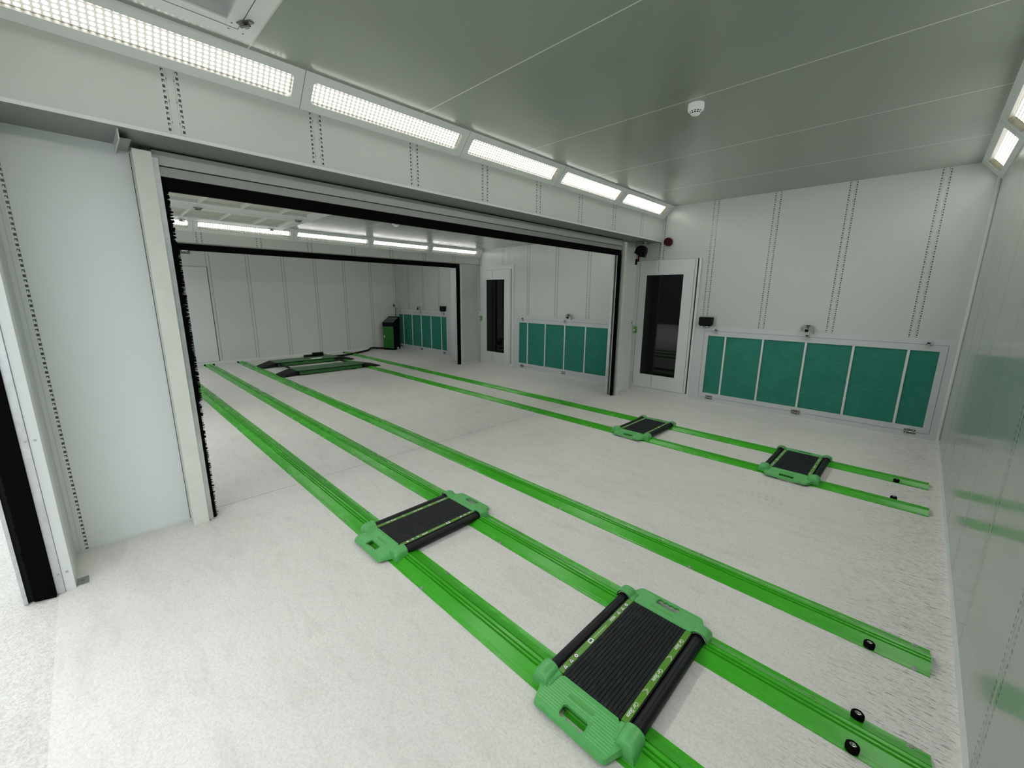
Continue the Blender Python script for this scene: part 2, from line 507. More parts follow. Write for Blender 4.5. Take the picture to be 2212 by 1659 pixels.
struct(MB().box((XE - 0.1, YF2 + 0.01, -0.12), (0.1, 0.1, 0)).build('floor', M_floor))
struct(MB().box((-26, -24, -0.14), (14, YF2 + 0.01, -0.004)).build('ground', M_ground))
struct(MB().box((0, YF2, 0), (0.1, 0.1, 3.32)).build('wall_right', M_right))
struct(MB().box((XP1B, 0, 0), (0.0, 0.1, 3.32)).build('wall_back', M_back1))
struct(MB().box((XP2B, 0, 0), (XP1B, 0.1, 3.32)).build('wall_back', M_back2))
struct(MB().box((XE, 0, 0), (XP2B, 0.1, 3.32)).build('wall_back', M_back3))
struct(MB().box((XE - 0.1, YF2, 0), (XE, 0.1, 3.32)).build('wall_end', M_far))
# near bay ceiling, with the opening for the inlet filters
CFX0, CFX1, CFY0, CFY1 = -3.45, -0.35, -7.35, -6.26
c = MB().box((XP1B, CFY1, H1), (0, 0, H1 + 0.1)).box((XP1B, YF2, H1), (CFX0, CFY1, H1 + 0.1))
c.box((CFX1, YF2, H1), (0, CFY1, H1 + 0.1)).box((CFX0, YF2, H1), (CFX1, CFY0, H1 + 0.1))
struct(c.build('ceiling', M_ceil))
struct(MB().box((XP2B, YF2, H2), (XP1B, 0, H2 + 0.5)).build('ceiling', M_ceil))
struct(MB().box((XE, YF2, H2), (XP2B, 0, H2 + 0.5)).build('ceiling', M_ceil))

# partition 1: piers and the wide header box
p = MB().box((XP1B, YF, 0), (XP1, -6.66, 2.66)).box((XP1B, -0.66, 0), (XP1, 0, 2.66))
struct(p.build('wall_partition', M_pier))
Z1H, X1H, X1C, Z1L = 2.643, -3.781, -3.606, 3.015
struct(MB().box((XP1B, YF, Z1H), (X1H, 0, H1)).build('header', M_head1))
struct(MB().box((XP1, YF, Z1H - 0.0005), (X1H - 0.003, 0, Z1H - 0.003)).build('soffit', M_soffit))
# thin bent lip along the lower front edge of the header
struct(MB().box((X1H - 0.001, YF, Z1H - 0.004), (X1H + 0.003, 0, Z1H + 0.016)).build('trim_1', M_doorw))
# partition 2
p = MB().box((XP2B, YF, 0), (XP2, -6.1, H2)).box((XP2B, -0.60, 0), (XP2, 0, H2))
struct(p.build('wall_partition', M_plainw))
Z2H, X2H, X2C, Z2L = 2.47, -8.535, -8.417, 2.63
struct(MB().box((XP2B, YF, Z2H), (X2H, 0, H2)).build('header', M_head2))
# front wall: stub walls beside each doorway and the strip above the doorways
f = MB()
for x0, x1 in ((-4.28, -3.86), (-0.12, 0.0), (-5.0, -4.28), (-8.62, -8.20), (-9.12, -8.62), (XE, -12.3)):
    f.box((x0, YF2, 0), (x1, YF, 2.7))
f.box((XE, YF2, 2.62), (0, YF, 3.3))
struct(f.build('wall_front', M_plainw))

# skirting bead of sealant at the wall feet
s = MB().box((-0.012, YF, 0), (0, 0, 0.035)).build('baseboard_right', M_trim); struct(s)
s = MB().box((XP1, -6.66, 0), (XP1 + 0.004, YF, 0.012)).build('baseboard_partition', M_trim); struct(s)
s = MB().box((XE, YF, 0), (XE + 0.015, 0, 0.06)).build('baseboard_end', M_trim); struct(s)
s = MB().box((XP2, -0.60, 0), (XP2 + 0.012, -0.012, 0.03)).build('baseboard_middle', M_trim); struct(s)
# corner beads
s = MB().box((-0.03, -0.03, 0.0), (0, 0, 3.05)).build('trim_2', M_trim, bevel=0.008); struct(s)
s = MB().box((XE, -0.03, 0.0), (XE + 0.03, 0, H2)).build('trim_3', M_trim, bevel=0.008); struct(s)
s = MB().box((XP1 - 0.0, -0.035, 0.0), (XP1 + 0.03, 0, Z1H)).build('trim_4', M_trim, bevel=0.01); struct(s)

# shed across the yard
shed = empty('shed', (0, -19.0, 0), label='dark corrugated shed across the yard in front of the open bays', cat='building')
prof = []
nx = 90
w = MB()
for i in range(34):
    z = 0.0 + i * 0.18
    w.extr([(0, z), (0.05, z + 0.03), (0.05, z + 0.11), (0, z + 0.14), (0, z + 0.18), (-0.2, z + 0.18), (-0.2, z)], 0, -20, 9)
w.build('wall', M_shed, shed)
MB().box((-20.4, -6, 6.12), (9.4, 0.3, 6.25)).build('roof', M_shed, shed)

# ------------------------------------------------------------------ light fixtures
def fixture(y0, y1, win0, win1, A, B, name='light_fixture', wz0=0.0566, wz1=0.2015, label='', group=''):
    """one LED fixture between the ceiling edge A=(x,z) and wall edge B=(x,z), running along y"""
    ym = (y0 + y1) / 2
    e = empty(name, (A[0], ym, A[1]), label=label, cat='light', group=group)
    ax = Vector((B[0] - A[0], 0, B[1] - A[1]))
    Lw = ax.length; ax.normalize()
    sgn = -1 if B[0] < A[0] else 1
    nrm = Vector((ax.z, 0, -ax.x)) * (1 if sgn < 0 else -1)   # towards the room
    # room side normal must point down
    if nrm.z > 0: nrm = -nrm
    def P(t, y, d): v = ax * t + nrm * d; return (v.x, y - ym, v.z)
    g = 0.0015
    y0, y1 = y0 + g, y1 - g
    # rounded window loop
    r = 0.022
    loop = []
    for cx_, cy_, a0 in ((wz1 - r, win1 - r, 0), (wz0 + r, win1 - r, 90), (wz0 + r, win0 + r, 180), (wz1 - r, win0 + r, 270)):
        for k in range(5):
            a = math.radians(a0 + 22.5 * k)
            loop.append((cx_ + r * math.cos(a), cy_ + r * math.sin(a)))
    outer = [(Lw, y1), (0, y1), (0, y0), (Lw, y0)]
    n = len(loop)
    fr = MB()
    vs = [P(t, y, 0) for t, y in loop] + [P(t, y, 0) for t, y in outer]
    fs = []
    for qd in range(4):
        st = qd * 5
        for k in range(4):
            fs.append((st + k, st + k + 1, n + qd))
        fs.append((st + 4, (st + 5) % n, n + (qd + 1) % 4, n + qd))
    fr.add(vs, fs)
    fr.add([P(t, y, -0.004) for t, y in outer] + [P(t, y, 0) for t, y in outer], [(i, (i + 1) % 4, 4 + (i + 1) % 4, 4 + i) for i in range(4)])
    fr.build('frame', M_trim, e)
    rc = MB()
    vs = [P(t, y, 0) for t, y in loop] + [P(t, y, -0.045) for t, y in loop]
    rc.add(vs, [(i, (i + 1) % n, n + (i + 1) % n, n + i) for i in range(n)])
    rc.build('recess', M_ceil_lamp, e)
    me = bpy.data.meshes.new('led_panel')
    cs = [(wz0, win0), (wz1, win0), (wz1, win1), (wz0, win1)]
    me.from_pydata([P(t, y, -0.045) for t, y in cs], [], [(0, 1, 2, 3)])
    uvl = me.uv_layers.new(name='UVMap')
    for i, uv in enumerate(((0, 0), (0, 1), (1, 1), (1, 0))): uvl.data[i].uv = uv
    me.materials.append(M_led)
    bm = bmesh.new(); bm.from_mesh(me)
    bm.faces.ensure_lookup_table()
    if bm.faces[0].normal.dot(nrm) < 0: bmesh.ops.reverse_faces(bm, faces=bm.faces)
    bm.to_mesh(me); bm.free()
    o = bpy.data.objects.new('led_panel', me); COL.objects.link(o); o.parent = e
    gp = MB()
    for a, b_ in (((-0.004, y0), (0.0, y1)), ((Lw, y0), (Lw + 0.003, y1)), ((0, y1), (Lw, y1 + 2 * g))):
        (t0_, ya_), (t1_, yb_) = a, b_
        gp.hexa([P(t0_, ya_, -0.004), P(t1_, ya_, -0.004), P(t1_, yb_, -0.004), P(t0_, yb_, -0.004)], [P(t0_, ya_, 0.0003), P(t1_, ya_, 0.0003), P(t1_, yb_, 0.0003), P(t0_, yb_, 0.0003)])
    gp.build('edge_gap', M_gap, e)
    for t in (0.022, Lw - 0.022):
        for y in (y0 + 0.03, ym, y1 - 0.03):
            q = MB(); c0 = Vector(P(t, y, 0.0)); c1 = Vector(P(t, y, 0.003))
            q.cyl(c0, c1, 0.0075, 0.005, 10)
            q.build('screw', M_trim, e, smooth=True)
    return e
M_ceil_lamp = plain('lamp_recess_paint', (0.016, 0.016, 0.009), 0.6, spec=0.1)
A1, B1 = (X1C, H1), (X1H, Z1L)
PL = ['by the filter wall', 'second from the filter wall', 'middle one', 'second from the front door', 'by the front door']
places = ['at the corner with the filter wall', 'second from the filter wall', 'in the middle of the row', 'second from the camera end', 'nearest the camera, cut by the photo edge']
P1 = 1.447
for k in range(5):
    y1 = -0.069 - P1 * k; y0 = y1 - P1
    fixture(y0, y1, y0 + 0.065, y1 - 0.065 - (0.02 if k == 0 else 0), A1, B1,
            label='long LED light above the near doorway, ' + places[k], group='LED lights above the near doorway')
struct(MB().extr([(X1C, H1), (X1H, Z1L), (X1H - 0.02, Z1L), (X1H - 0.02, H1)], 1, -0.069, 0).build('trim_5', M_trim))
struct(MB().extr([(X1H, Z1L), (X1C + 0.0, H1 + 0.02), (X1H, H1 + 0.02)], 1, -0.0695 - P1 * 5, YF).build('trim_6', M_trim))
A2, B2 = (X2C, H2), (X2H, Z2L)
P2 = 1.4305
L2w = math.hypot(A2[0] - B2[0], A2[1] - B2[1])
for k in range(5):
    y1 = -0.075 - P2 * k; y0 = y1 - P2
    fixture(y0, y1, y0 + 0.06, y1 - 0.06, A2, B2, wz0=0.055, wz1=0.170,
            label='LED light above the far opening, ' + places[k].replace('nearest the camera, cut by the photo edge', 'cut off by the black brush').replace('second from the camera end', 'beside the half hidden one'),
            group='LED lights above the far opening')
struct(MB().extr([(X2C, H2), (X2H, Z2L), (X2H - 0.02, Z2L), (X2H - 0.02, H2)], 1, -0.075, 0).build('trim_7', M_trim))
A3, B3 = (-0.175, H1), (0.0, 3.0)
for k in range(5):
    y1 = -0.13 - 1.44 * k; y0 = y1 - 1.44
    e = fixture(y0, y1, y0 + 0.09, y1 - 0.09, A3, B3, wz0=0.065, wz1=0.215,
            label=('short looking LED light above the right wall, in the corner by the filter wall' if k == 0 else
                   'LED light above the right wall, cut by the photo edge' if k == 1 else
                   'LED light above the right wall, ' + PL[k]),
            group='LED lights above the right wall')
for (Ax, Bx, y_, lab_, grp_) in ((XP1B - 0.118, XP1B, -0.075, 'middle bay LED light behind the near doorway head', 'LED lights on the back of the near partition'),
                           (XP2B - 0.118, XP2B, -0.075, 'far bay LED light behind the far opening head', 'LED lights on the back of the far partition')):
    for k in range(5):
        y1 = y_ - P2 * k; y0 = y1 - P2
        fixture(y0, y1, y0 + 0.06, y1 - 0.06, (Ax, H2), (Bx, Z2L), wz0=0.055, wz1=0.170, label=lab_ + ', ' + PL[k], group=grp_)
struct(MB().extr([(-0.175, H1), (0, 3.0), (0.02, 3.0), (0.02, H1)], 1, -0.13, 0).build('trim_8', M_trim))

# ------------------------------------------------------------------ sectional / roller doors in the partitions
def bristle(b, x, y, z0, z1, dirn, length, thick=0.012, step=0.012, jag=0.012):
    """comb of bristle tufts standing along z, tips pointing along dirn (0=x,1=y) with sign in length"""
    z = z0
    while z < z1:
        h = step * random.uniform(0.8, 1.6)
        wv = 0.6 * math.sin(z * 9.0) + 0.5 * math.sin(z * 23.0 + 1.3)
        L = length + math.copysign(random.uniform(-jag, jag) + wv * jag, length)
        if dirn == 1:
            vs = [(x - thick, y, z), (x + thick, y, z), (x + thick, y, z + h), (x - thick, y, z + h), (x - thick * .4, y + L, z + h * random.uniform(-0.3, 0.3)), (x + thick * .4, y + L, z + h * random.uniform(0.4, 1.1))]
        else:
            vs = [(x, y - thick, z), (x, y + thick, z), (x, y + thick, z + h), (x, y - thick, z + h), (x + L, y - thick * .4, z + h * random.uniform(-0.3, 0.3)), (x + L, y + thick * .4, z + h * random.uniform(0.4, 1.1))]
        b.add(vs, [(0, 1, 2, 3), (0, 4, 5, 3), (1, 4, 5, 2), (0, 1, 4), (3, 2, 5)])
        z += step
    return b

rd = empty('roller_door', (-4.13, -3.68, 0), label='raised white roller door with black seal in the near doorway', cat='door')
def RL(v): return (v[0] + 4.13, v[1] + 3.68, v[2])
def rbox(a, b): return MB().box(RL(a), RL(b))
rbox((-4.14, -6.69, 2.540), (-4.10, -0.715, 2.626)).build('door_slat', M_slat, rd)
rbox((-4.15, -6.69, 2.474), (-4.104, -0.715, 2.532)).build('door_slat', M_slat2, rd)
rbox((-4.14, -6.69, 2.626), (-4.112, -0.715, 2.6395)).build('door_slat', M_gap, rd)  # dark strip standing in for the shade in the gap above the slats
g = MB().box(RL((-4.14, -6.69, 2.532)), RL((-4.118, -0.715, 2.540)))
g.build('hinge_joint', M_gap, rd)
m = MB().box(RL((-4.145, -6.69, 2.388)), RL((-4.118, -0.70, 2.474)))
m.build('bottom_seal', M_black, rd)
# guides
for sy, ya, yb in ((-1, -6.79, -6.695), (1, -0.72, -0.66)):
    gm = MB()
    gm.extr([RL((-4.20, ya, 0))[:2], RL((-4.06, ya, 0))[:2], RL((-4.06, yb, 0))[:2], RL((-4.075, yb, 0))[:2], RL((-4.075, yb - 0.0, 0))[:2], RL((-4.20, yb, 0))[:2]], 2, 0.0, 2.605)
    gm.build('guide_rail', M_guide, rd, bevel=0.003)
    inner = yb if sy < 0 else ya
    gm = MB().box(RL((-4.17, inner, 0)), RL((-4.085, inner - sy * 0.032, 2.58)))
    gm.build('guide_channel', M_alu, rd, bevel=0.002)
    br = MB()
    if sy < 0:
        bristle(br, RL((-4.13, 0, 0))[0], RL((0, inner + 0.02, 0))[1], 0.0, 2.40, 1, 0.044, 0.014, 0.0085, 0.007)
        br.box(RL((-4.15, inner + 0.0, 0)), RL((-4.11, inner + 0.054, 2.40)))
    else:
        bristle(br, RL((-4.13, 0, 0))[0], RL((0, inner - 0.02, 0))[1], 0.0, 2.40, 1, -0.065, 0.012, 0.011, 0.004)
        br.box(RL((-4.15, inner + 0.025, 0)), RL((-4.11, inner - 0.075, 2.40)))
    br.build('brush_seal', M_brush, rd)
rbox((-4.199, -6.793, 0.0), (-4.1975, -6.7895, 2.60)).build('edge_gap', M_gap, rd)
# aluminium strip on the far side of the right guide
rbox((-4.24, -0.80, 0), (-4.20, -0.74, 2.42)).build('rear_channel', M_alu, rd)
# angle bracket and dark plate standing in for the shaded recess beside the shutter housing
rbox((-4.195, -6.862, 2.585), (-3.83, -6.856, 2.6425)).build('bracket', M_trim, rd)
rbox((-4.195, -6.856, 2.606), (-3.9, -6.80, 2.611)).build('bracket', M_slat2, rd)

rd2 = empty('roller_door', (-8.60, -3.4, 0), label='open roller door edged in black in the far opening', cat='door')
MB().box((-0.02, -2.75, 2.356), (0.01, 2.80, 2.455)).build('bottom_seal', M_black, rd2)
MB().box((-0.03, -2.75, 2.455), (0.03, 2.80, 2.4695)).build('door_slat', M_slat2, rd2)
b2 = MB(); bristle(b2, 0.0, 2.78, 0, 2.36, 1, -0.07, 0.012, 0.012, 0.004); b2.box((-0.02, 2.71, 0), (0.02, 2.795, 2.36))
b2.build('brush_seal', M_brush, rd2)
MB().box((-0.02, 2.795, 0), (0.03, 2.84, 2.38)).build('guide_rail', M_guide, rd2)
b2 = MB(); bristle(b2, 0.0, -2.66, 0, 2.36, 1, 0.07, 0.012, 0.012, 0.004); b2.box((-0.02, -2.70, 0), (0.02, -2.64, 2.36))
b2.build('brush_seal', M_brush, rd2)

# front door jamb at the left edge of the picture
fd = empty('front_roller_door', (-3.74, -7.45, 0), label='front roller door guide with black brush and galvanised post, at left photo edge', cat='door')
def FL(v): return (v[0] + 3.74, v[1] + 7.45, v[2])
def fbox(a, b): return MB().box(FL(a), FL(b))
fbox((-3.86, -7.452, 0), (-3.728, -7.408, 2.6)).build('jamb', M_trim, fd, bevel=0.002)
fbox((-3.80, -7.488, 0), (-3.722, -7.452, 2.6)).build('guide_rail', M_alu, fd, bevel=0.002)
br = MB(); bristle(br, FL((-3.70, 0, 0))[0] - 0.02, FL((0, -7.488, 0))[1], 0.0, 2.6, 1, -0.086, 0.022, 0.014, 0.003)
br.box(FL((-3.75, -7.57, 0.02)), FL((-3.70, -7.488, 2.6)))
br.build('brush_seal', M_brush, fd)
fbox((-3.76, -7.613, 0), (-3.725, -7.597, 2.6)).build('outer_strip', M_alu, fd)
fbox((-3.76, -7.600, 0), (-3.74, -7.575, 2.6)).build('guide_channel', M_plastic, fd)
fp = MB().box(FL((-3.83, -7.405, 0.0)), FL((-3.74, -7.355, 0.004))); fp.cyl(FL((-3.79, -7.38, 0.004)), FL((-3.79, -7.38, 0.010)), 0.008, n=6)
fp.build('foot_plate', M_steel, fd)
for z in (0.12, 0.93, 1.75):
    for x in (-3.727, -3.721):
        y = -7.430 if x == -3.727 else -7.466
        MB().cyl(FL((x - 0.002, y, z)), FL((x + 0.003, y, z)), 0.006, 0.005, 10).build('screw', M_steel, fd, smooth=True)

# ------------------------------------------------------------------ exhaust filter units along the back wall
M_dash = wall_mat('perforated_strip', None)
def dash_strip(name, col=WALL):
    m, nt, b = new_mat(name)
    q = NB(nt); x = q.xyz(q.pos())
    zf = q.m('FRACT', q.m('DIVIDE', x[2], 0.029))
    k = q.m('COMPARE', zf, 0.5, 0.25)
    nt.links.new(q.mix(k, (*col, 1), (0.05, 0.055, 0.055, 1)), b.inputs['Base Color'])
    b.inputs['Roughness'].default_value = 0.4
    return m
M_perf = dash_strip('perforated_edge')

def hinge():
    m = MB()
    for s in (-1, 1):
        m.extr([(-0.052, s * 0.006), (0.052, s * 0.006), (0.056, s * 0.012), (0.050, s * 0.030), (-0.050, s * 0.030), (-0.056, s * 0.012)], 1, -0.006, 0)
        for u in (-0.034, 0.034): m.cyl((u, -0.009, s * 0.019), (u, -0.005, s * 0.019), 0.006, n=10, mi=1)
    m.cyl((-0.056, -0.008, 0), (0.056, -0.008, 0), 0.006, n=12, mi=1)
    return m
def latch():
    m = MB()
    m.box((-0.024, -0.012, 0.004), (0.024, 0, 0.034)); m.box((-0.014, -0.014, 0.010), (0.014, 0.001, 0.026), 1)
    m.box((-0.006, -0.018, -0.02), (0.006, 0, 0.01))
    pr = [(0.038 * math.cos(a), -0.012 + 0.022 * math.sin(a)) for a in [math.pi + math.pi * i / 10 for i in range(11)]]
    m.extr(pr, 1, -0.016, -0.004)
    return m

def filter_unit(x0, x1, mirror, label, with_left=True):
    """x0..x1 = filter opening, wall plane y=0, pads behind a hinged frame"""
    w = x1 - x0
    cx_ = (x0 + x1) / 2
    e = empty('exhaust_filter', (cx_, 0, 0), label=label, cat='air filter', group='teal exhaust filters along the back wall')
    hw = w / 2
    zt, zb = 1.107, 0.155
    l_ext, r_ext = (0.225, 0.146) if not mirror else (0.146, 0.225)
    # surround panel: strips around the hinged door
    fz0, fz1 = 0.085, 1.185
    fx0, fx1 = -hw - 0.065, hw + 0.065
    s = MB()
    T = -0.018
    s.box((-hw - l_ext, T, 0.0), (hw + r_ext, 0, fz0 - 0.003)).box((-hw - l_ext, T, fz1 + 0.003), (hw + r_ext, 0, 1.262))
    s.box((-hw - l_ext, T, fz0 - 0.003), (fx0 - 0.003, 0, fz1 + 0.003)).box((fx1 + 0.003, T, fz0 - 0.003), (hw + r_ext, 0, fz1 + 0.003))
    s.build('surround', M_frame, e)
    MB().box((-hw - l_ext, T - 0.004, 0), (hw + r_ext, T, 0.012)).build('sealant_bead', M_trim, e)
    MB().box((fx0 - 0.003, -0.004, fz0 - 0.003), (fx1 + 0.003, -0.001, fz1 + 0.003)).build('shadow_gap', M_gap, e)
    d = MB(); T2 = -0.02
    d.box((fx0, T2, fz0), (fx1, -0.005, zb)).box((fx0, T2, zt), (fx1, -0.005, fz1))
    d.box((fx0, T2, zb), (-hw, -0.005, zt)).box((hw, T2, zb), (fx1, -0.005, zt))
    dr = d.build('door_frame', M_frame, e, bevel=0.0015)
    # dividers: 267 mm wide first pad then full width pads, as in the photo
    fr = [0.0, 0.0997, 0.298, 0.500, 0.698, 0.8988, 1.0]
    xs = [-hw + t * w for t in fr]
    if mirror: xs = [-x for x in reversed(xs)]
    for i in range(6):
        pm = MB()
        n = 8
        a, b = xs[i] + 0.002, xs[i + 1] - 0.002
        vs = []
        for j in range(n + 1):
            for k in range(n + 1):
                u, v = j / n, k / n
                bul = 0.004 * math.sin(math.pi * u) * math.sin(math.pi * v)
                vs.append((a + (b - a) * u, -0.0065 - bul, zb + (zt - zb) * v))
        fs = [(j * (n + 1) + k, (j + 1) * (n + 1) + k, (j + 1) * (n + 1) + k + 1, j * (n + 1) + k + 1) for j in range(n) for k in range(n)]
        pm.add(vs, fs)
        o = pm.build('filter_pad', M_filter, e, smooth=True)
    for x in xs[1:-1]:
        MB().box((x - 0.013, -0.019, zb), (x + 0.013, -0.004, zt)).build('divider', M_trim, e, bevel=0.002)
    for x in (xs[0] + 0.11, 0.0, xs[-1] - 0.11):
        h = hinge().build('hinge', [M_dsteel, M_chrome], e); h.location = (x, -0.019, fz0)
        l = latch().build('latch', [M_steel, M_black], e); l.location = (x, -0.019, fz1)
    return e

filter_unit(-2.843, -0.166, False, 'large teal exhaust filter by the right wall, nearest of the three')
filter_unit(-7.125, -4.448, False, 'teal exhaust filter seen through the near doorway beside the black door frame')
filter_unit(-12.495, -9.955, True, 'small looking teal exhaust filter at the far end beside the green cabinet')

# ------------------------------------------------------------------ personnel doors in the back wall
def person_door(n, lx0, lx1, lz0, lz1, gx0, gx1, gz0, gz1, fx0, fx1, ftop, seam, perf, fname='door_frame'):
    e = empty('door_%d' % n, ((lx0 + lx1) / 2, 0, 0)); e['kind'] = 'structure'
    ox = (lx0 + lx1) / 2
    def b(m, a, c): return m.box((a[0] - ox, a[1], a[2]), (c[0] - ox, c[1], c[2]))
    fr = MB()
    b(fr, (fx0, -0.02, 0), (lx0 - 0.004, 0, ftop)); b(fr, (lx1 + 0.022, -0.02, 0), (fx1, 0, ftop))
    b(fr, (lx0 - 0.004, -0.02, lz1 + 0.004), (lx1 + 0.022, 0, ftop)); b(fr, (lx0 - 0.004, -0.02, 0), (lx1 + 0.022, 0, lz0 - 0.004))
    fr.build('door_frame', M_doorw, e, bevel=0.002)
    b(MB(), (lx0 - 0.01, -0.004, lz0 - 0.01), (lx1 + 0.024, -0.001, lz1 + 0.01)).build('shadow_gap', M_gap, e)
    lf = MB(); D0, D1 = -0.032, -0.005
    b(lf, (lx0, D0, lz0), (gx0, D1, lz1)); b(lf, (gx1, D0, lz0), (lx1, D1, lz1))
    b(lf, (gx0, D0, lz0), (gx1, D1, gz0)); b(lf, (gx0, D0, gz1), (gx1, D1, lz1))
    lf.build('door_leaf', M_doorw, e)
    b(MB(), (gx0, -0.02, gz0), (gx1, -0.012, gz1)).build('door_glass', M_glass, e)
    gb = MB()
    for a, c in (((gx0 - .012, D0 - .003, gz0 - .012), (gx1 + .012, D0, gz0)), ((gx0 - .012, D0 - .003, gz1), (gx1 + .012, D0, gz1 + .012)),
                 ((gx0 - .012, D0 - .003, gz0), (gx0, D0, gz1)), ((gx1, D0 - .003, gz0), (gx1 + .012, D0, gz1))): b(gb, a, c)
    gb.build('glazing_bead', M_trim, e)
    if perf:
        st = MB()
        b(st, (lx0 + 0.028, D0 - .001, lz0 + .03), (lx0 + 0.038, D0, lz1 - .01)); b(st, (lx1 - 0.038, D0 - .001, lz0 + .03), (lx1 - 0.028, D0, lz1 - .01))
        b(st, (seam, D0 - .001, lz0 + .02), (seam + .009, D0, gz0 - .02)); b(st, (seam - .03, D0 - .001, gz1 + .02), (seam - .021, D0, lz1 - .01))
        st.build('perforated_edge', M_perf, e)
    else:
        st = MB()
        b(st, (seam, D0 - .001, lz0), (seam + .006, D0, gz0 - .02)); b(st, (seam, D0 - .001, gz1 + .02), (seam + .006, D0, lz1))
        b(st, (lx1 - 0.03, D0 - .001, lz0), (lx1 - 0.026, D0, lz1))
        st.build('leaf_seam', M_gap, e)
    return e
d1 = person_door(1, -4.165, -3.13, 0.078, 2.343, -3.998, -3.339, 0.325, 2.095, -4.20, -3.07, 2.352, -3.76, True)
d2 = person_door(2, -8.44, -7.40, 0.09, 2.325, -8.254, -7.614, 0.325, 2.095, -8.50, -7.32, 2.42, -8.04, False)
d3 = person_door(3, -9.64, -8.80, 0.09, 2.325, -9.45, -9.0, 0.325, 2.095, -9.73, -8.71, 2.42, -9.3, False)
# flush door in the end wall
d4 = empty('door_4', (XE, -5.40, 0)); d4['kind'] = 'structure'
ym = -5.40
g = MB(); y0, y1, z0, z1 = -6.0, -4.945, 0.055, 2.318
for a, c in (((0, y0, z0), (0.004, y1, z0 + .008)), ((0, y0, z1), (0.004, y1, z1 + .006)), ((0, y1 - .008, z0), (0.004, y1 + .004, z1)), ((0, y0, z0), (0.004, y0 + .006, z1))):
    g.box((a[0], a[1] - ym, a[2]), (c[0], c[1] - ym, c[2]))
g.build('shadow_gap', M_gap, d4)
MB().box((0, y0 - ym + .008, z0 + .01), (0.008, y1 - ym - .012, z1 - .004)).build('door_leaf', M_doorw, d4)

# emergency lock plate and green push button by the near personnel door
e = empty('exit_control', (-4.16, 0, 1.18), label='grey switch and green push button beside the near glazed door', cat='switch')
MB().box((-0.075, -0.085, 0.03), (0.0, -0.03, 0.12)).build('switch_housing', M_trim, e, bevel=0.012)
MB().cyl((-0.035, -0.095, 0.07), (-0.035, -0.082, 0.07), 0.009, n=14).build('key_barrel', M_black, e, smooth=True)
m = MB(); pr = [(0.028 * math.cos(a), (0.03 if math.sin(a) > 0 else -0.03) + 0.032 * math.sin(a)) for a in [2 * math.pi * i / 20 for i in range(20)]]
m.extr([(u + 0.025, z - 0.055) for u, z in pr], 1, -0.075, -0.032); m.build('green_housing', M_greenb, e, bevel=0.006)
MB().cyl((0.018, -0.085, -0.06), (0.018, -0.074, -0.06), 0.013, n=16).build('push_button', M_white, e, smooth=True)
e2 = copy_tree(e); e2.location = (-8.46, 0, 1.20)
e2['label'] = 'small switch and green button beside the glazed door in the middle bay'
# pads tie both to the door frames
for q_, zz in ((e, 0), (e2, 0)):
    MB().box((-0.05, -0.034, -0.11), (0.045, -0.020, 0.12)).build('back_plate', M_trim, q_)

# ------------------------------------------------------------------ small fittings on the back wall
def socket(loc, label, s=1.0):
    e = empty('socket_box', loc, label=label, cat='socket', group='black twin sockets on the back wall')
    m = MB()
    m.extr([(-0.100 * s, 0.066 * s), (0.094 * s, 0.066 * s), (0.104 * s, 0.058 * s), (0.098 * s, -0.045 * s), (0.075 * s, -0.078 * s), (-0.085 * s, -0.078 * s), (-0.108 * s, -0.052 * s), (-0.108 * s, 0.056 * s)], 1, -0.085, -0.012)
    m.build('housing', M_plastic, e, bevel=0.004)
    MB().box((-0.11 * s, -0.012, -0.07 * s), (0.14 * s, 0, 0.09 * s)).build('back_plate', M_gplastic, e, bevel=0.003)
    for u in (-0.06, 0.03):
        MB().lathe([(0.0, -0.04), (0.014, -0.038), (0.016, -0.072), (0.028, -0.092), (0.026, -0.098), (0.0, -0.098)], (u * s, -0.06, 0), 16).build('outlet', M_gplastic, e, smooth=True)
    return e
socket((-2.89, 0, 1.342), 'black twin socket box left above the nearest teal filter')
socket((-10.06, 0, 1.342), 'small black socket box above the far teal filter')
def tap(loc, label):
    e = empty('air_outlet', loc, label=label, cat='pipe fitting', group='pipe outlets above the filters')
    m = MB()
    m.tube([(-0.062, -0.06, -0.045), (-0.068, -0.06, 0.0), (-0.06, -0.06, 0.02), (-0.035, -0.06, 0.028), (0.03, -0.06, 0.028), (0.058, -0.06, 0.022), (0.068, -0.06, 0.0), (0.068, -0.06, -0.052)], 0.013, 12)
    m.build('pipe', M_steel, e, smooth=True)
    m = MB().tube([(0.0, -0.0, 0.02), (0.0, -0.06, 0.02), (0.0, -0.085, 0.0), (0.0, -0.09, -0.03)], 0.016, 12)
    m.build('tee', M_dsteel, e, smooth=True)
    MB().lathe([(0.02, -0.016), (0.022, -0.045), (0.014, -0.05), (0, -0.05)], (0, -0.09, 0), 14).build('coupling', M_black, e, smooth=True)
    MB().lathe([(0.0, -0.045), (0.019, -0.045), (0.019, -0.075), (0, -0.075)], (0.068, -0.06, 0), 6).build('nut', M_steel, e)
    MB().box((-0.012, -0.10, 0.03), (0.03, -0.085, 0.04)).build('valve_lever', M_black, e)
    return e
tap((-1.51, 0, 1.312), 'grey twin pipe outlet above the middle of the nearest filter')
tap((-5.67, 0, 1.312), 'grey twin pipe outlet above the middle bay filter')
tap((-11.28, 0, 1.325), 'tiny pipe outlet above the far bay filter')

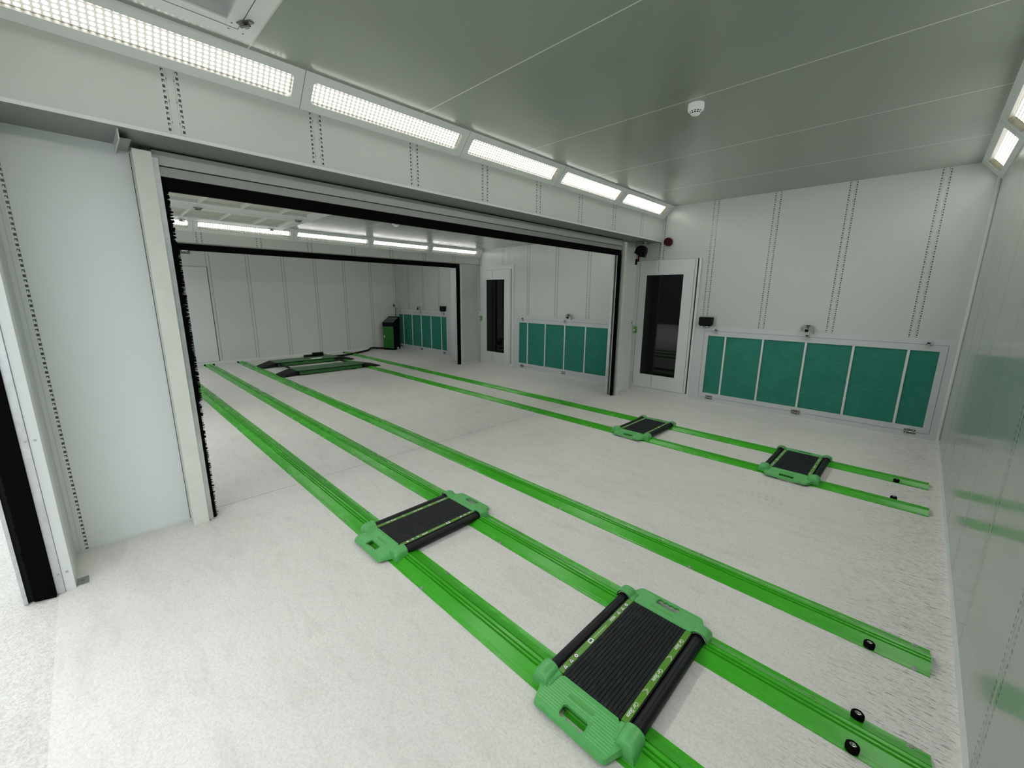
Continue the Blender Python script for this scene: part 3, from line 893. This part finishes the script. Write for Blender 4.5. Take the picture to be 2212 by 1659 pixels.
al = empty('alarm_sounder', (-3.652, 0, 2.635), label='dark red round alarm sounder high on the back wall beside the header', cat='alarm')
MB().lathe([(0.0, 0.0), (0.068, 0.0), (0.070, -0.02)], (0, 0, 0), 28, axis=1).build('base', M_redh, al, smooth=True)
MB().lathe([(0.070, -0.02), (0.068, -0.065), (0.058, -0.078), (0.052, -0.07), (0, -0.07)], (0, 0, 0), 28, axis=1).build('sounder_head', M_red, al, smooth=True)

sw = empty('isolator_switch', (-12.60, 0, 1.37), label='grey isolator switch with black knob in the far corner above the cabinet', cat='switch')
MB().box((-0.09, -0.08, -0.085), (0.09, 0, 0.085)).build('housing', M_gplastic, sw, bevel=0.008)
MB().cyl((-0.045, -0.10, 0.0), (-0.045, -0.078, 0.0), 0.032, n=18).build('knob', M_plastic, sw, smooth=True)
MB().tube([(0.05, -0.05, -0.085), (0.052, -0.05, -0.6), (0.05, -0.05, -1.16)], 0.016, 10).build('conduit', M_gplastic, sw, smooth=True)
MB().tube([(0.03, -0.07, -0.085), (0.02, -0.09, -0.5), (0.05, -0.10, -1.0), (0.09, -0.10, -1.12)], 0.008, 8).build('cable', M_plastic, sw, smooth=True)
MB().cyl((0.10, -0.14, -1.2), (0.17, -0.10, -1.2), 0.045, 0.04, 16).build('plug', M_plastic, sw, smooth=True)

# hose reel hanging beneath the near header
hr = empty('hose_reel', (-3.965, -0.35, 2.643), label='black cable reel hanging under the header above the near glazed door', cat='reel')
MB().box((-0.11, -0.05, -0.012), (0.08, 0.05, 0)).build('mounting_plate', M_dsteel, hr)
MB().box((-0.10, -0.035, -0.10), (-0.085, 0.035, -0.01)).box((0.055, -0.035, -0.10), (0.07, 0.035, -0.01)).build('bracket', M_steel, hr)
pr = []
for a, r in ((0, .098), (25, .100), (50, .100), (75, .095), (100, .093), (125, .098), (150, .1), (175, .104), (188, .122), (200, .105), (215, .085), (240, .085), (262, .095), (285, .098), (298, .125), (306, .118), (318, .1), (340, .098)):
    pr.append((r * math.cos(math.radians(a)), -0.165 + r * math.sin(math.radians(a))))
MB().extr(pr, 1, -0.045, 0.045).build('drum_housing', M_plastic, hr, bevel=0.012)
MB().tube([(0.0, 0, -0.01), (0.045, -0.02, -0.05), (0.075, -0.02, -0.10)], 0.006, 8).build('cable', M_plastic, hr, smooth=True)
MB().tube([(-0.07, 0, -0.22), (-0.055, 0, -0.235), (-0.045, 0, -0.25)], 0.006, 8).build('cord', M_gplastic, hr, smooth=True)
MB().tube([(-0.085, 0.0, -0.18), (-0.083, 0.0, -0.29)], 0.005, 8).build('cord', M_plastic, hr, smooth=True)
MB().box((-0.060, -0.014, -0.335), (-0.030, 0.014, -0.235)).build('pull_handle', M_redh, hr, bevel=0.006)
MB().box((-0.100, -0.014, -0.385), (-0.068, 0.014, -0.285)).build('stop_block', M_plastic, hr, bevel=0.006)

# smoke detector
def detector(loc, label, s=1.0):
    e = empty('smoke_detector', loc, label=label, cat='smoke detector', group='ceiling smoke detectors')
    MB().lathe([(0, 0), (0.060 * s, 0), (0.061 * s, -0.03 * s), (0.058 * s, -0.048 * s), (0.054 * s, -0.052 * s)], n=32).build('base', M_white, e, smooth=True)
    MB().lathe([(0.054 * s, -0.052 * s), (0.047 * s, -0.054 * s)], n=32).build('collar', M_white, e, smooth=True)
    MB().lathe([(0.046 * s, -0.050 * s), (0.034 * s, -0.068 * s), (0, -0.07 * s)], n=32).build('sensing_chamber', M_black, e, smooth=True)
    m = MB()
    for i in range(12):
        a = 2 * math.pi * i / 12
        r0, r1 = 0.050 * s, 0.034 * s
        da = 0.09
        vs = []
        for aa in (a - da, a + da):
            for r, z in ((r0, -0.051 * s), (r1, -0.072 * s)):
                vs += [(r * math.cos(aa), r * math.sin(aa), z), (r * .9 * math.cos(aa), r * .9 * math.sin(aa), z + .004)]
        m.add(vs, [(0, 2, 6, 4), (1, 3, 7, 5), (0, 1, 3, 2), (4, 5, 7, 6), (0, 1, 5, 4), (2, 3, 7, 6)])
    m.lathe([(0.044 * s, -0.0595 * s), (0.042 * s, -0.0635 * s)], n=32)
    m.build('grille', M_white, e)
    MB().lathe([(0.036 * s, -0.071 * s), (0.032 * s, -0.078 * s), (0.012 * s, -0.083 * s), (0, -0.083 * s)], n=32).build('cap', M_white, e, smooth=True)
    return e
detector((-1.895, -3.56, H1), 'white round smoke detector on the near ceiling', 0.98)
detector((-6.33, -3.62, H2), 'white smoke detector on the middle bay ceiling, seen through the doorway', 1.0)

# exit sign on the end wall
es = empty('exit_sign', (XE, -5.41, 2.672), label='green emergency exit sign over the flush door in the end wall', cat='sign')
MB().box((0.0, -0.18, -0.08), (0.022, 0.18, 0.08)).build('sign_plate', M_sign, es, bevel=0.002)
sg = MB()
def q4(y0, z0, y1, z1): sg.box((0.022, y0, z0), (0.024, y1, z1))
# arrow in a white field, running figure, doorway
sg.add([(0.0235, 0.03, 0.03), (0.0235, 0.11, 0.03), (0.0235, 0.11, 0.045), (0.0235, 0.15, 0.0), (0.0235, 0.11, -0.045), (0.0235, 0.11, -0.028), (0.0235, 0.03, -0.028)], [(0, 1, 5, 6), (2, 3, 4)])
q4(-0.15, -0.06, -0.085, 0.06)
sg.cyl((0.022, -0.035, 0.045), (0.024, -0.035, 0.045), 0.011, n=14)
for pts in (((-0.04, 0.03), (-0.055, -0.01)), ((-0.055, -0.01), (-0.03, -0.03)), ((-0.03, -0.03), (-0.04, -0.06)), ((-0.055, -0.01), (-0.075, -0.045)), ((-0.04, 0.025), (-0.01, 0.01)), ((-0.042, 0.028), (-0.07, 0.012))):
    (a, b_), (c_, d_) = pts
    sg.tube([(0.0235, a, b_), (0.0235, c_, d_)], 0.006, 6)
sg.build('symbols', M_white, es)

# ------------------------------------------------------------------ ceiling inlet filters
def ceil_latch(e, loc, rz=0):
    o = MB()
    o.box((-0.045, -0.015, -0.008), (0.045, 0.015, 0)); o.box((-0.02, -0.022, -0.02), (0.005, 0.022, -0.006))
    o.cyl((-0.03, 0, -0.02), (0.03, 0.0, -0.02), 0.007, n=10)
    q = o.build('latch', M_dsteel, e); q.location = loc; q.rotation_euler = (0, 0, rz)
    return q
c1 = empty('ceiling_filter', (-1.9, -6.8, H1), label='white framed inlet filter in the near ceiling at the top photo edge', cat='air filter')
def CL(v): return (v[0] + 1.9, v[1] + 6.8, v[2] - H1)
m = MB()
z0, z1 = H1 - 0.012, H1 + 0.0
ix0, iy1 = -3.34, -6.365
ix1, iy0 = -0.45, -7.28
for a, b in (((CFX0 - 0.06, iy1, z0), (CFX1 + .05, CFY1 + .05, z1)), ((CFX0 - 0.06, CFY0 - .04, z0), (ix0, iy1, z1)), ((ix1, CFY0 - .04, z0), (CFX1 + .05, iy1, z1)), ((ix0, CFY0 - .04, z0), (ix1, iy0, z1))):
    m.box(CL(a), CL(b))
m.build('outer_frame', M_trim, c1, bevel=0.0015)
m = MB()
for a, b in (((ix0 - .008, iy1, z1), (ix1 + .008, iy1 + .008, H1 + .10)), ((ix0 - .008, iy0, z1), (ix0, iy1, H1 + .10)), ((ix1, iy0, z1), (ix1 + .008, iy1, H1 + .10)), ((ix0, iy0 - .008, z1), (ix1, iy0, H1 + .10))):
    m.box(CL(a), CL(b))
m.build('door_frame', M_frame, c1)
m = MB()
m.box(CL((-3.405, iy1 - .9, z0 - .0012)), CL((-3.402, -6.30, z0 - .0001))).box(CL((-3.405, -6.303, z0 - .0012)), CL((-0.42, -6.30, z0 - .0001)))
m.build('frame_joint', M_gap, c1)
MB().box(CL((ix0, iy0, H1 + .085)), CL((ix1, iy1, H1 + .095))).build('filter_pad', M_pad2, c1)
ceil_latch(c1, CL((-3.30, -6.29, z0)), math.radians(30))
for x in (-3.43, -3.36):
    for y in (-6.34, -6.27): MB().cyl(CL((x, y, z0 - .002)), CL((x, y, z0)), 0.005, n=8).build('rivet', M_dsteel, c1)

c2 = empty('ceiling_filter', (-7.2, -6.0, H2), label='white gridded inlet filter in the middle bay ceiling, seen through the doorway', cat='air filter')
def C2L(v): return (v[0] + 7.2, v[1] + 6.0, v[2] - H2)
for (xa, xb) in ((-8.34, -7.10), (-7.08, -5.86)):
    m = MB(); zf0, zf1 = H2 - 0.05, H2
    ya, yb = -7.25, -4.60
    wx0, wx1, wy0, wy1 = xa + 0.28, xb - 0.2, ya + .14, yb - 0.15
    m.box(C2L((xa, ya, zf0)), C2L((wx0, yb, zf1))).box(C2L((wx1, ya, zf0)), C2L((xb, yb, zf1)))
    m.box(C2L((wx0, ya, zf0)), C2L((wx1, wy0, zf1))).box(C2L((wx0, wy1, zf0)), C2L((wx1, yb, zf1)))
    m.build('door_frame', M_trim, c2, bevel=0.006)
    ys = [wy1]
    y = -5.09
    ys = [wy1, -5.09, -5.54, -5.985, -6.43, -6.88, wy0]
    for i in range(len(ys) - 1):
        pm = MB(); n = 6; y1_, y0_ = ys[i], ys[i + 1]
        vs = []
        for j in range(n + 1):
            for k in range(n + 1):
                u, v = j / n, k / n
                vs.append(C2L((wx0 + (wx1 - wx0) * u, y0_ + (y1_ - y0_) * v, H2 - 0.008 - 0.03 * math.sin(math.pi * u) * math.sin(math.pi * v))))
        pm.add(vs, [(j * (n + 1) + k, (j + 1) * (n + 1) + k, (j + 1) * (n + 1) + k + 1, j * (n + 1) + k + 1) for j in range(n) for k in range(n)])
        pm.build('filter_pad', M_pad2, c2, smooth=True)
    for y in ys[1:-1]:
        MB().box(C2L((wx0, y - .012, H2 - .045)), C2L((wx1, y + .012, H2 - .004))).build('divider', M_trim, c2, bevel=0.003)
    for y in (-4.76, -5.95):
        ceil_latch(c2, C2L((xa + .01, y, zf0)), math.pi / 2); ceil_latch(c2, C2L((xb - .02, y, zf0)), math.pi / 2)

# ------------------------------------------------------------------ floor rails
def rail_profile():
    hw = 0.105
    return [(-hw, 0.0), (-hw, 0.004), (-0.088, 0.005), (-0.082, 0.0085), (-0.078, 0.0085), (-0.030, 0.029), (-0.026, 0.020), (-0.0215, 0.020), (-0.019, 0.031),
            (-0.011, 0.033), (-0.009, 0.025), (-0.005, 0.025), (-0.002, 0.036), (0.013, 0.037), (0.017, 0.022), (0.022, 0.022), (0.026, 0.030), (0.078, 0.0085), (0.082, 0.0085), (0.088, 0.005), (hw, 0.004), (hw, 0.0)]
XR0, XR1 = -12.55, -0.097
JO = (-4.455, -8.60)
def make_rail(y, label, near_stops, far_stops):
    xc = (XR0 + XR1) / 2
    e = empty('floor_rail', (xc, y, 0), label=label, cat='rail', group='green floor rails')
    pr = rail_profile()
    cuts = [XR1, JO[0], JO[1], XR0]
    for a, b in zip(cuts[:-1], cuts[1:]):
        MB().extr(pr, 0, b - xc + (0.001 if b != XR0 else 0), a - xc - (0.001 if a != XR1 else 0)).build('rail_section', M_rail, e)
    proto = None
    xs = []
    for a, b in zip(cuts[:-1], cuts[1:]):
        n = 5
        s, t = a - 0.055, b + 0.055
        xs += [s + (t - s) * i / (n - 1) for i in range(n)]
    for x in xs:
        for sy in (-1, 1):
            if proto is None:
                mb = MB().lathe([(0.0125, 0.0), (0.0125, 0.0022), (0.0085, 0.0025), (0.0075, 0.006), (0.0, 0.0075)], n=12)
                proto = mb.build('bolt', M_steel, e, smooth=True); o = proto
            else:
                o = proto.copy(); COL.objects.link(o); o.parent = e
            o.location = (x - xc, sy * 0.094, 0.004)
    for sx, lst in ((-0.318, near_stops), (-12.50, far_stops)):
        for sy in lst:
            st = MB().lathe([(0.012, 0.036), (0.017, 0.036), (0.0225, 0.030), (0.0235, 0.020), (0.0215, 0.006), (0.018, 0.004)], n=24).build('end_stop', M_black, e, smooth=True)
            st.location = (sx - xc, sy * 0.088, 0.0)
            bt = MB().lathe([(0.0125, 0.031), (0.012, 0.034), (0.006, 0.0345), (0.005, 0.037), (0, 0.038)], n=16).build('stop_bolt', M_chrome, st, smooth=True)
    return e
make_rail(-5.865, 'green floor rail nearest the camera, left of the front skates', (), (1,))
make_rail(-5.205, 'green floor rail under the right ends of the front skates', (-1, 1), (-1, 1))
make_rail(-4.52, 'single green floor rail in the middle of the floor with no skate', (-1,), (-1,))
make_rail(-2.49, 'green floor rail under the near ends of the two back skates', (1,), ())
make_rail(-1.82, 'green floor rail closest to the teal filters', (-1,), (-1,))

# ------------------------------------------------------------------ skates
def text_mesh(body, w, h):
    cu = bpy.data.curves.new('t', 'FONT'); cu.body = body; cu.size = 1.0; cu.align_x = 'CENTER'; cu.align_y = 'CENTER'
    cu.offset = 0.018; cu.shear = 0.25; cu.resolution_u = 3
    o = bpy.data.objects.new('t', cu); COL.objects.link(o)
    bpy.context.view_layer.update()
    dg = bpy.context.evaluated_depsgraph_get()
    me = bpy.data.meshes.new_from_object(o.evaluated_get(dg))
    vs = [v.co.copy() for v in me.vertices]; fs = [tuple(p.vertices) for p in me.polygons]
    x0, x1 = min(v.x for v in vs), max(v.x for v in vs); y0, y1 = min(v.y for v in vs), max(v.y for v in vs)
    vs = [((v.x - (x0 + x1) / 2) * w / (x1 - x0), (v.y - (y0 + y1) / 2) * h / (y1 - y0)) for v in vs]
    bpy.data.objects.remove(o); bpy.data.curves.remove(cu); bpy.data.meshes.remove(me)
    return vs, fs

def place_text(mb, body, w, h, cx_, cy_, z, ang, mi=0):
    vs, fs = text_mesh(body, w, h)
    ca, sa = math.cos(ang), math.sin(ang)
    mb.add([(cx_ + x * ca - y * sa, cy_ + x * sa + y * ca, z) for x, y in vs], fs, mi)

def plate_mesh(sy):
    """hand plate beyond the end of the deck; sy=-1 near side, +1 far side (built mirrored)"""
    out = [(-0.135, 0.322), (-0.205, 0.392), (-0.203, 0.404), (-0.188, 0.440), (-0.176, 0.476), (-0.168, 0.486), (-0.155, 0.490),
           (0.155, 0.490), (0.168, 0.486), (0.176, 0.476), (0.188, 0.440), (0.203, 0.404), (0.205, 0.392), (0.135, 0.322)]
    hole = [(-0.054, 0.416), (0.050, 0.416), (0.058, 0.422), (0.060, 0.455), (0.055, 0.466), (0.045, 0.469), (0.036, 0.463), (0.030, 0.459), (0.020, 0.466), (0.010, 0.466), (0.004, 0.459), (-0.002, 0.459),
            (-0.010, 0.466), (-0.020, 0.466), (-0.026, 0.459), (-0.032, 0.459), (-0.040, 0.469), (-0.052, 0.468), (-0.061, 0.458), (-0.063, 0.424)]
    def zt(y): return 0.056 - (y - 0.322) * 0.13
    bm = bmesh.new()
    tops = []
    for loop in (out, hole):
        vs = [bm.verts.new((x, sy * y, zt(y))) for x, y in loop]
        for i in range(len(vs)): bm.edges.new((vs[i], vs[(i + 1) % len(vs)]))
        tops.append(vs)
    bmesh.ops.triangle_fill(bm, use_beauty=True, use_dissolve=False, edges=bm.edges[:])
    for li, (vs, loop) in enumerate(zip(tops, (out, hole))):
        k = 1.012 if li == 0 else 1.0
        if li == 0:
            bs = [bm.verts.new((x * 1.02, sy * (y + (0.006 if y > 0.4 else 0)), 0.018)) for x, y in loop]
        else:
            bs = [bm.verts.new((x, sy * y, zt(y) - 0.012)) for x, y in loop]
        for i in range(len(vs)):
            j = (i + 1) % len(vs)
            bm.faces.new((vs[i], vs[j], bs[j], bs[i]))
    bmesh.ops.recalc_face_normals(bm, faces=bm.faces)
    me = bpy.data.meshes.new('hand_plate'); bm.to_mesh(me); bm.free()
    me.materials.append(M_plate)
    return me

def make_skate():
    e = empty('wheel_skate', (0, 0, 0))
    # ribbed deck
    pr = [(-0.146, 0.020)]
    n = 17
    for i in range(n):
        a = -0.146 + 0.292 * i / n; b = -0.146 + 0.292 * (i + 1) / n
        crown = 0.058
        pr += [(a + 0.0008, crown - 0.0012), (a + 0.0022, crown), (b - 0.0022, crown), (b - 0.0008, crown - 0.0012)]
        if i < n - 1: pr.append((b, crown - 0.0035))
    pr += [(0.146, 0.020)]
    MB().extr(pr, 1, -0.322, 0.322).build('deck', M_deck, e)
    for sx in (-1, 1):
        st = MB().box((sx * 0.1465, -0.320, 0.050), (sx * 0.1745, 0.320, 0.0585)).build('edge_strip', M_sticker, e)
        MB().box((sx * 0.1745, -0.320, 0.030), (sx * 0.180, 0.320, 0.056)).build('side_rail', M_tube, e)
        L = MB()
        if sx > 0:
            for cy_ in (-0.252, -0.027, 0.208):
                L = MB(); place_text(L, 'Car Skate', 0.082, 0.0175, 0.1605, cy_, 0.0590, -math.pi / 2)
                L.build('lettering', M_white, st)
            for cy_ in (-0.135, 0.103):
                L = MB()
                for d in (0, 0.007):
                    t = 0.0028
                    y = cy_ + d
                    L.add([(0.1475, y - 0.016, 0.059), (0.1475, y - 0.016 + t, 0.059), (0.1605, y + 0.006 + t, 0.059), (0.1735, y - 0.016 + t, 0.059), (0.1735, y - 0.016, 0.059), (0.1605, y + 0.006, 0.059)], [(0, 1, 2, 5), (5, 2, 3, 4)])
                L.build('chevron', M_white, st)
        else:
            L = MB(); place_text(L, 'www.carskatesystems.eu', 0.115, 0.008, -0.1600, 0.004, 0.0590, math.pi / 2)
            L.build('web_address', M_white, st)
            L = MB().extr([(-0.171, -0.095), (-0.150, -0.095), (-0.148, -0.084), (-0.150, -0.066), (-0.160, -0.060), (-0.171, -0.066), (-0.174, -0.080)], 2, .0584, .059)
            L.add([(-0.166, -0.088, .0593), (-0.156, -0.088, .0593), (-0.156, -0.070, .0593), (-0.166, -0.070, .0593)], [(0, 1, 2, 3)], 1)
            L.build('badge', [M_white, M_sign], st)
            L = MB().box((-0.167, 0.104, .0584), (-0.155, 0.146, .059))
            place_text(L, 'IEASAY', 0.034, 0.006, -0.161, 0.125, 0.0593, math.pi / 2, 1)
            L.build('data_label', [M_white, M_black], st)
            for cy_, kind in ((-0.287, 0), (-0.241, 0), (-0.201, 1), (0.182, 0), (0.224, 0), (0.265, 1)):
                L = MB()
                for rr, mi_, z in ((0.0135, 1, 0.0588), (0.0105, 0, 0.0592)):
                    if kind:
                        L.add([(-0.160 + rr * math.cos(a), cy_ + rr * math.sin(a), z) for a in [2 * math.pi * i / 16 for i in range(16)]], [tuple(range(16))], mi_)
                    else:
                        q = rr * 1.12
                        L.add([(-0.160 - q, cy_, z), (-0.160 + q * .75, cy_ - q, z), (-0.160 + q * .75, cy_ + q, z)], [(0, 1, 2)], mi_)
                L.add([(-0.163, cy_ - 0.004, 0.0596), (-0.156, cy_ - 0.002, 0.0596), (-0.155, cy_ + 0.003, 0.0596), (-0.160, cy_ + 0.002, 0.0596)], [(0, 1, 2, 3)], 1)
                L.build('warning_icon', [M_white, M_black], st)
        # round side tube
        MB().cyl((sx * 0.2095, -0.345, 0.037), (sx * 0.2095, 0.345, 0.037), 0.0285, n=28).build('side_tube', M_tube, e, smooth=True)
        for sy in (-1, 1):
            # metal ring seen in the mouth of the cover
            rg = MB()
            for i in range(28):
                pass
            R, r = 0.0345, 0.0035
            vs, fs = [], []
            N, K = 28, 8
            for i in range(N):
                a = 2 * math.pi * i / N
                for k in range(K):
                    b = 2 * math.pi * k / K
                    vs.append((sx * 0.2095 + (R + r * math.cos(b)) * math.cos(a), sy * 0.327 + r * math.sin(b), 0.040 + (R + r * math.cos(b)) * math.sin(a)))
            for i in range(N):
                for k in range(K):
                    fs.append((i * K + k, ((i + 1) % N) * K + k, ((i + 1) % N) * K + (k + 1) % K, i * K + (k + 1) % K))
            rg.add(vs, fs); rg.build('ring', M_chrome, e, smooth=True)
            # hood over the tube end, green on the outside
            cv = MB()
            secs = []
            def arch(y, R, top, zc, wleg):
                pts = [(-wleg, 0.012)]
                for i in range(13):
                    a = math.pi - math.pi * i / 12
                    pts.append((R * math.cos(a), zc + (top - zc) * math.sin(a) ** 0.8 if math.sin(a) > 0 else zc))
                pts.append((wleg, 0.012))
                return [(sx * 0.2095 + u, sy * y, z) for u, z in pts]
            secs = [arch(0.322, 0.044, 0.084, 0.046, 0.046), arch(0.378, 0.044, 0.084, 0.046, 0.046), arch(0.400, 0.042, 0.074, 0.042, 0.045), arch(0.409, 0.039, 0.060, 0.036, 0.043)]
            n = len(secs[0])
            vs = [v for s_ in secs for v in s_]
            fs = [(i * n + j, i * n + j + 1, (i + 1) * n + j + 1, (i + 1) * n + j) for i in range(len(secs) - 1) for j in range(n - 1)]
            fs.append(tuple(range((len(secs) - 1) * n, len(secs) * n)))
            ins = [(sx * 0.2095 + (v[0] - sx * 0.2095) * 0.90, v[1], 0.012 + (v[2] - 0.012) * 0.94) for v in secs[0]]
            o_ = len(vs); vs += ins
            fs += [(j, j + 1, o_ + j + 1, o_ + j) for j in range(n - 1)]
            cv.add(vs, fs)
            cv.build('tube_cover', M_cover, e, smooth=True)
            MB().hexa([(sx * 0.135, sy * 0.322, 0.040), (sx * 0.175, sy * 0.322, 0.040), (sx * 0.175, sy * 0.405, 0.036), (sx * 0.150, sy * 0.405, 0.036)],
                      [(sx * 0.150, sy * 0.323, 0.0585), (sx * 0.175, sy * 0.323, 0.066), (sx * 0.175, sy * 0.398, 0.062), (sx * 0.158, sy * 0.398, 0.050)]).build('shoulder', M_cover, e, bevel=0.004)
            MB().cyl((sx * 0.2095, sy * 0.345, 0.040), (sx * 0.2095, sy * 0.36, 0.040), 0.034, n=20).build('wheel', M_black, e, smooth=True)
    for sy in (-1, 1):
        o = bpy.data.objects.new('hand_plate', plate_mesh(sy)); COL.objects.link(o); o.parent = e
        MB().box((-0.070, sy * 0.366, 0.030), (0.054, sy * 0.382, 0.0502)).build('name_recess', M_inset, o)
        # guide blocks riding on the rail
        MB().box((-0.12, sy * 0.300, 0.0375), (0.12, sy * 0.345, 0.052)).build('glide_block', M_black, e)
    return e
sk = make_skate()
G = 'wheel skates bridging the green rails'
for i, (x, y, rz, lab) in enumerate((
        (-1.145, -5.54, 0, 'large green and black wheel skate nearest the camera at the bottom of the photo'),
        (-2.838, -5.54, math.pi, 'green and black wheel skate on the front rails, further left of the two'),
        (-1.085, -2.165, 0, 'green and black wheel skate on the back rails, nearer the right wall'),
        (-2.78, -2.165, math.pi, 'green and black wheel skate on the back rails, nearer the doorway'))):
    o = sk if i == 0 else copy_tree(sk)
    o.location = (x, y, 0); o.rotation_euler = (0, 0, rz)
    tag(o, lab, 'wheel skate', G)

# ------------------------------------------------------------------ vehicle lift in the far bay
lf = empty('car_lift', (-10.65, -3.4, 0), label='low green car lift with two platforms and black ramps in the far bay', cat='car lift')
def LL(v): return (v[0] + 10.65, v[1] + 3.4, v[2])
for x0, x1 in ((-10.18, -9.69), (-11.61, -11.11)):
    ya, yb = -4.15, -2.66
    pl = MB().box(LL((x0, ya, 0.100)), LL((x1, yb, 0.118))).build('platform', M_liftg, lf, bevel=0.003)
    MB().box(LL((x1 - 0.035, ya + .05, 0.02)), LL((x1 - 0.005, yb - .05, 0.088))).box(LL((x0 + 0.005, ya + .05, 0.02)), LL((x0 + 0.035, yb - .05, 0.088))).build('side_beam', M_liftd, lf)
    MB().box(LL((x0 + .02, ya, 0.086)), LL((x1 - .002, yb, 0.100))).build('edge_strip', M_black, lf)
    MB().box(LL((x0, ya + 0.01, 0.032)), LL((x1 - 0.04, yb - 0.01, 0.086))).build('scissor_frame', M_black, lf)
    for s, yy, tip in ((-1, ya, -4.43), (1, yb, -2.23)):
        m = MB()
        m.extr([(yy + 3.4, 0.112), (tip + 3.4, 0.022), (tip + 3.4, 0.010), (yy + 3.4, 0.03)], 0, LL((x0 + 0.01, 0, 0))[0], LL((x1 - 0.01, 0, 0))[0])
        m.cyl(LL((x0, yy, 0.100)), LL((x1, yy, 0.100)), 0.014, n=12)
        m.build('ramp', M_ramp, lf)
    for u in (0.15, 0.85):
        yy = ya + (yb - ya) * u
        MB().box(LL((x0 + .03, yy - .06, 0.0)), LL((x1 - .03, yy + .06, 0.034))).build('foot', M_black, lf)
MB().cyl(LL((-11.11, -4.06, 0.07)), LL((-10.18, -4.06, 0.07)), 0.022, n=12).build('cross_bar', M_ramp, lf, smooth=True)
MB().cyl(LL((-11.11, -2.74, 0.07)), LL((-10.18, -2.74, 0.07)), 0.022, n=12).build('cross_bar', M_ramp, lf, smooth=True)
m = MB().box(LL((-11.69, -3.32, 0.03)), LL((-11.60, -2.84, 0.162))); m.box(LL((-11.70, -3.10, 0.05)), LL((-11.60, -2.84, 0.205)))
m.build('hydraulic_box', M_plastic, lf, bevel=0.004)
MB().hexa([LL(v) for v in ((-11.33, -3.29, .1185), (-11.11, -3.31, .1185), (-11.11, -3.10, .1185), (-11.33, -2.97, .1185))], [LL(v) for v in ((-11.33, -3.29, .119), (-11.11, -3.31, .119), (-11.11, -3.10, .119), (-11.33, -2.97, .119))]).build('data_label', M_white, lf)
hz = empty('hydraulic_hose', (-12.0, -1.6, 0), label='thick black hose running from the car lift to the green cabinet', cat='hose')
def HL(v): return (v[0] + 12.0, v[1] + 1.6, v[2])
ctrl = [(-11.66, -2.78, 0.07), (-11.70, -2.5, 0.05), (-11.9, -2.1, 0.028), (-12.1, -1.7, 0.028), (-12.3, -1.38, 0.028), (-12.46, -1.15, 0.03), (-12.60, -1.02, 0.055), (-12.66, -0.88, 0.06), (-12.64, -0.75, 0.045), (-12.58, -0.66, 0.04), (-12.50, -0.58, 0.04)]
pts = []
for i in range(len(ctrl) - 1):
    p0, p1, p2, p3 = (Vector(ctrl[max(i - 1, 0)]), Vector(ctrl[i]), Vector(ctrl[i + 1]), Vector(ctrl[min(i + 2, len(ctrl) - 1)]))
    for k in range(5):
        t = k / 5
        pts.append(0.5 * ((2 * p1) + (-p0 + p2) * t + (2 * p0 - 5 * p1 + 4 * p2 - p3) * t * t + (-p0 + 3 * p1 - 3 * p2 + p3) * t ** 3))
pts.append(Vector(ctrl[-1]))
MB().tube([HL(p) for p in pts], 0.028, 10).build('sleeve', M_plastic, hz, smooth=True)

# control cabinet
cb = empty('control_cabinet', (-12.365, -0.38, 0), rz=math.radians(30), label='black control cabinet with green door in the far corner', cat='cabinet')
hw, hd = 0.185, 0.19
MB().box((-hw, -hd, 0.03), (hw, hd, 0.84)).build('body', M_plastic, cb, bevel=0.004)
m = MB().extr([(-hd - 0.012, 0.75), (-hd - 0.012, 0.855), (hd, 1.03), (hd, 0.75)], 0, -hw - 0.008, hw + 0.008)
m.build('control_head', M_plastic, cb, bevel=0.004)
dr = MB().box((-hw + 0.012, -hd - 0.014, 0.06), (hw - 0.008, -hd - 0.0005, 0.735)).build('door', M_cabg, cb, bevel=0.003)
MB().box((-hw + 0.035, -hd - 0.018, 0.38), (-hw + 0.062, -hd - 0.014, 0.46)).build('handle', M_white, dr)
# sloped panel with buttons
sl = math.atan2(1.03 - 0.855, 2 * hd + 0.012)
pn = MB()
def SP(u, t, d=0.0): return (u, -hd - 0.012 + t * math.cos(sl) - d * math.sin(sl), 0.855 + t * math.sin(sl) + d * math.cos(sl))
pn.add([SP(-hw + .02, .03, .001), SP(hw - .02, .03, .001), SP(hw - .02, .36, .001), SP(-hw + .02, .36, .001)], [(0, 1, 2, 3)])
pn.build('control_panel', plain('panel_grey', (0.10, 0.12, 0.10), 0.4), cb)
bt = MB()
for u, t in ((-.10, .1), (-.04, .1), (.02, .1), (-.10, .22), (-.02, .24)):
    bt.cyl(SP(u, t, .001), SP(u, t, .012), 0.014, n=12)
bt.build('button', M_black, cb)
MB().tube([SP(.06, .12, .01), SP(.10, .16, .02), SP(.08, .22, .02), (SP(.05, .27, .01))], 0.007, 8).build('cable', M_plastic, cb, smooth=True)
MB().box((-hw + .005, -hd + .005, 0.0), (hw - .005, hd - .005, 0.031)).build('plinth', M_black, cb)
for u in (-.1, .12):
    MB().cyl((hw + 0.02, u + .08, 0.04), (hw + 0.05, u + .08, 0.04), 0.04, n=18).build('castor', M_gplastic, cb, smooth=True)
    MB().box((hw, u + .065, 0.03), (hw + .03, u + .095, 0.07)).build('castor_bracket', M_steel, cb)
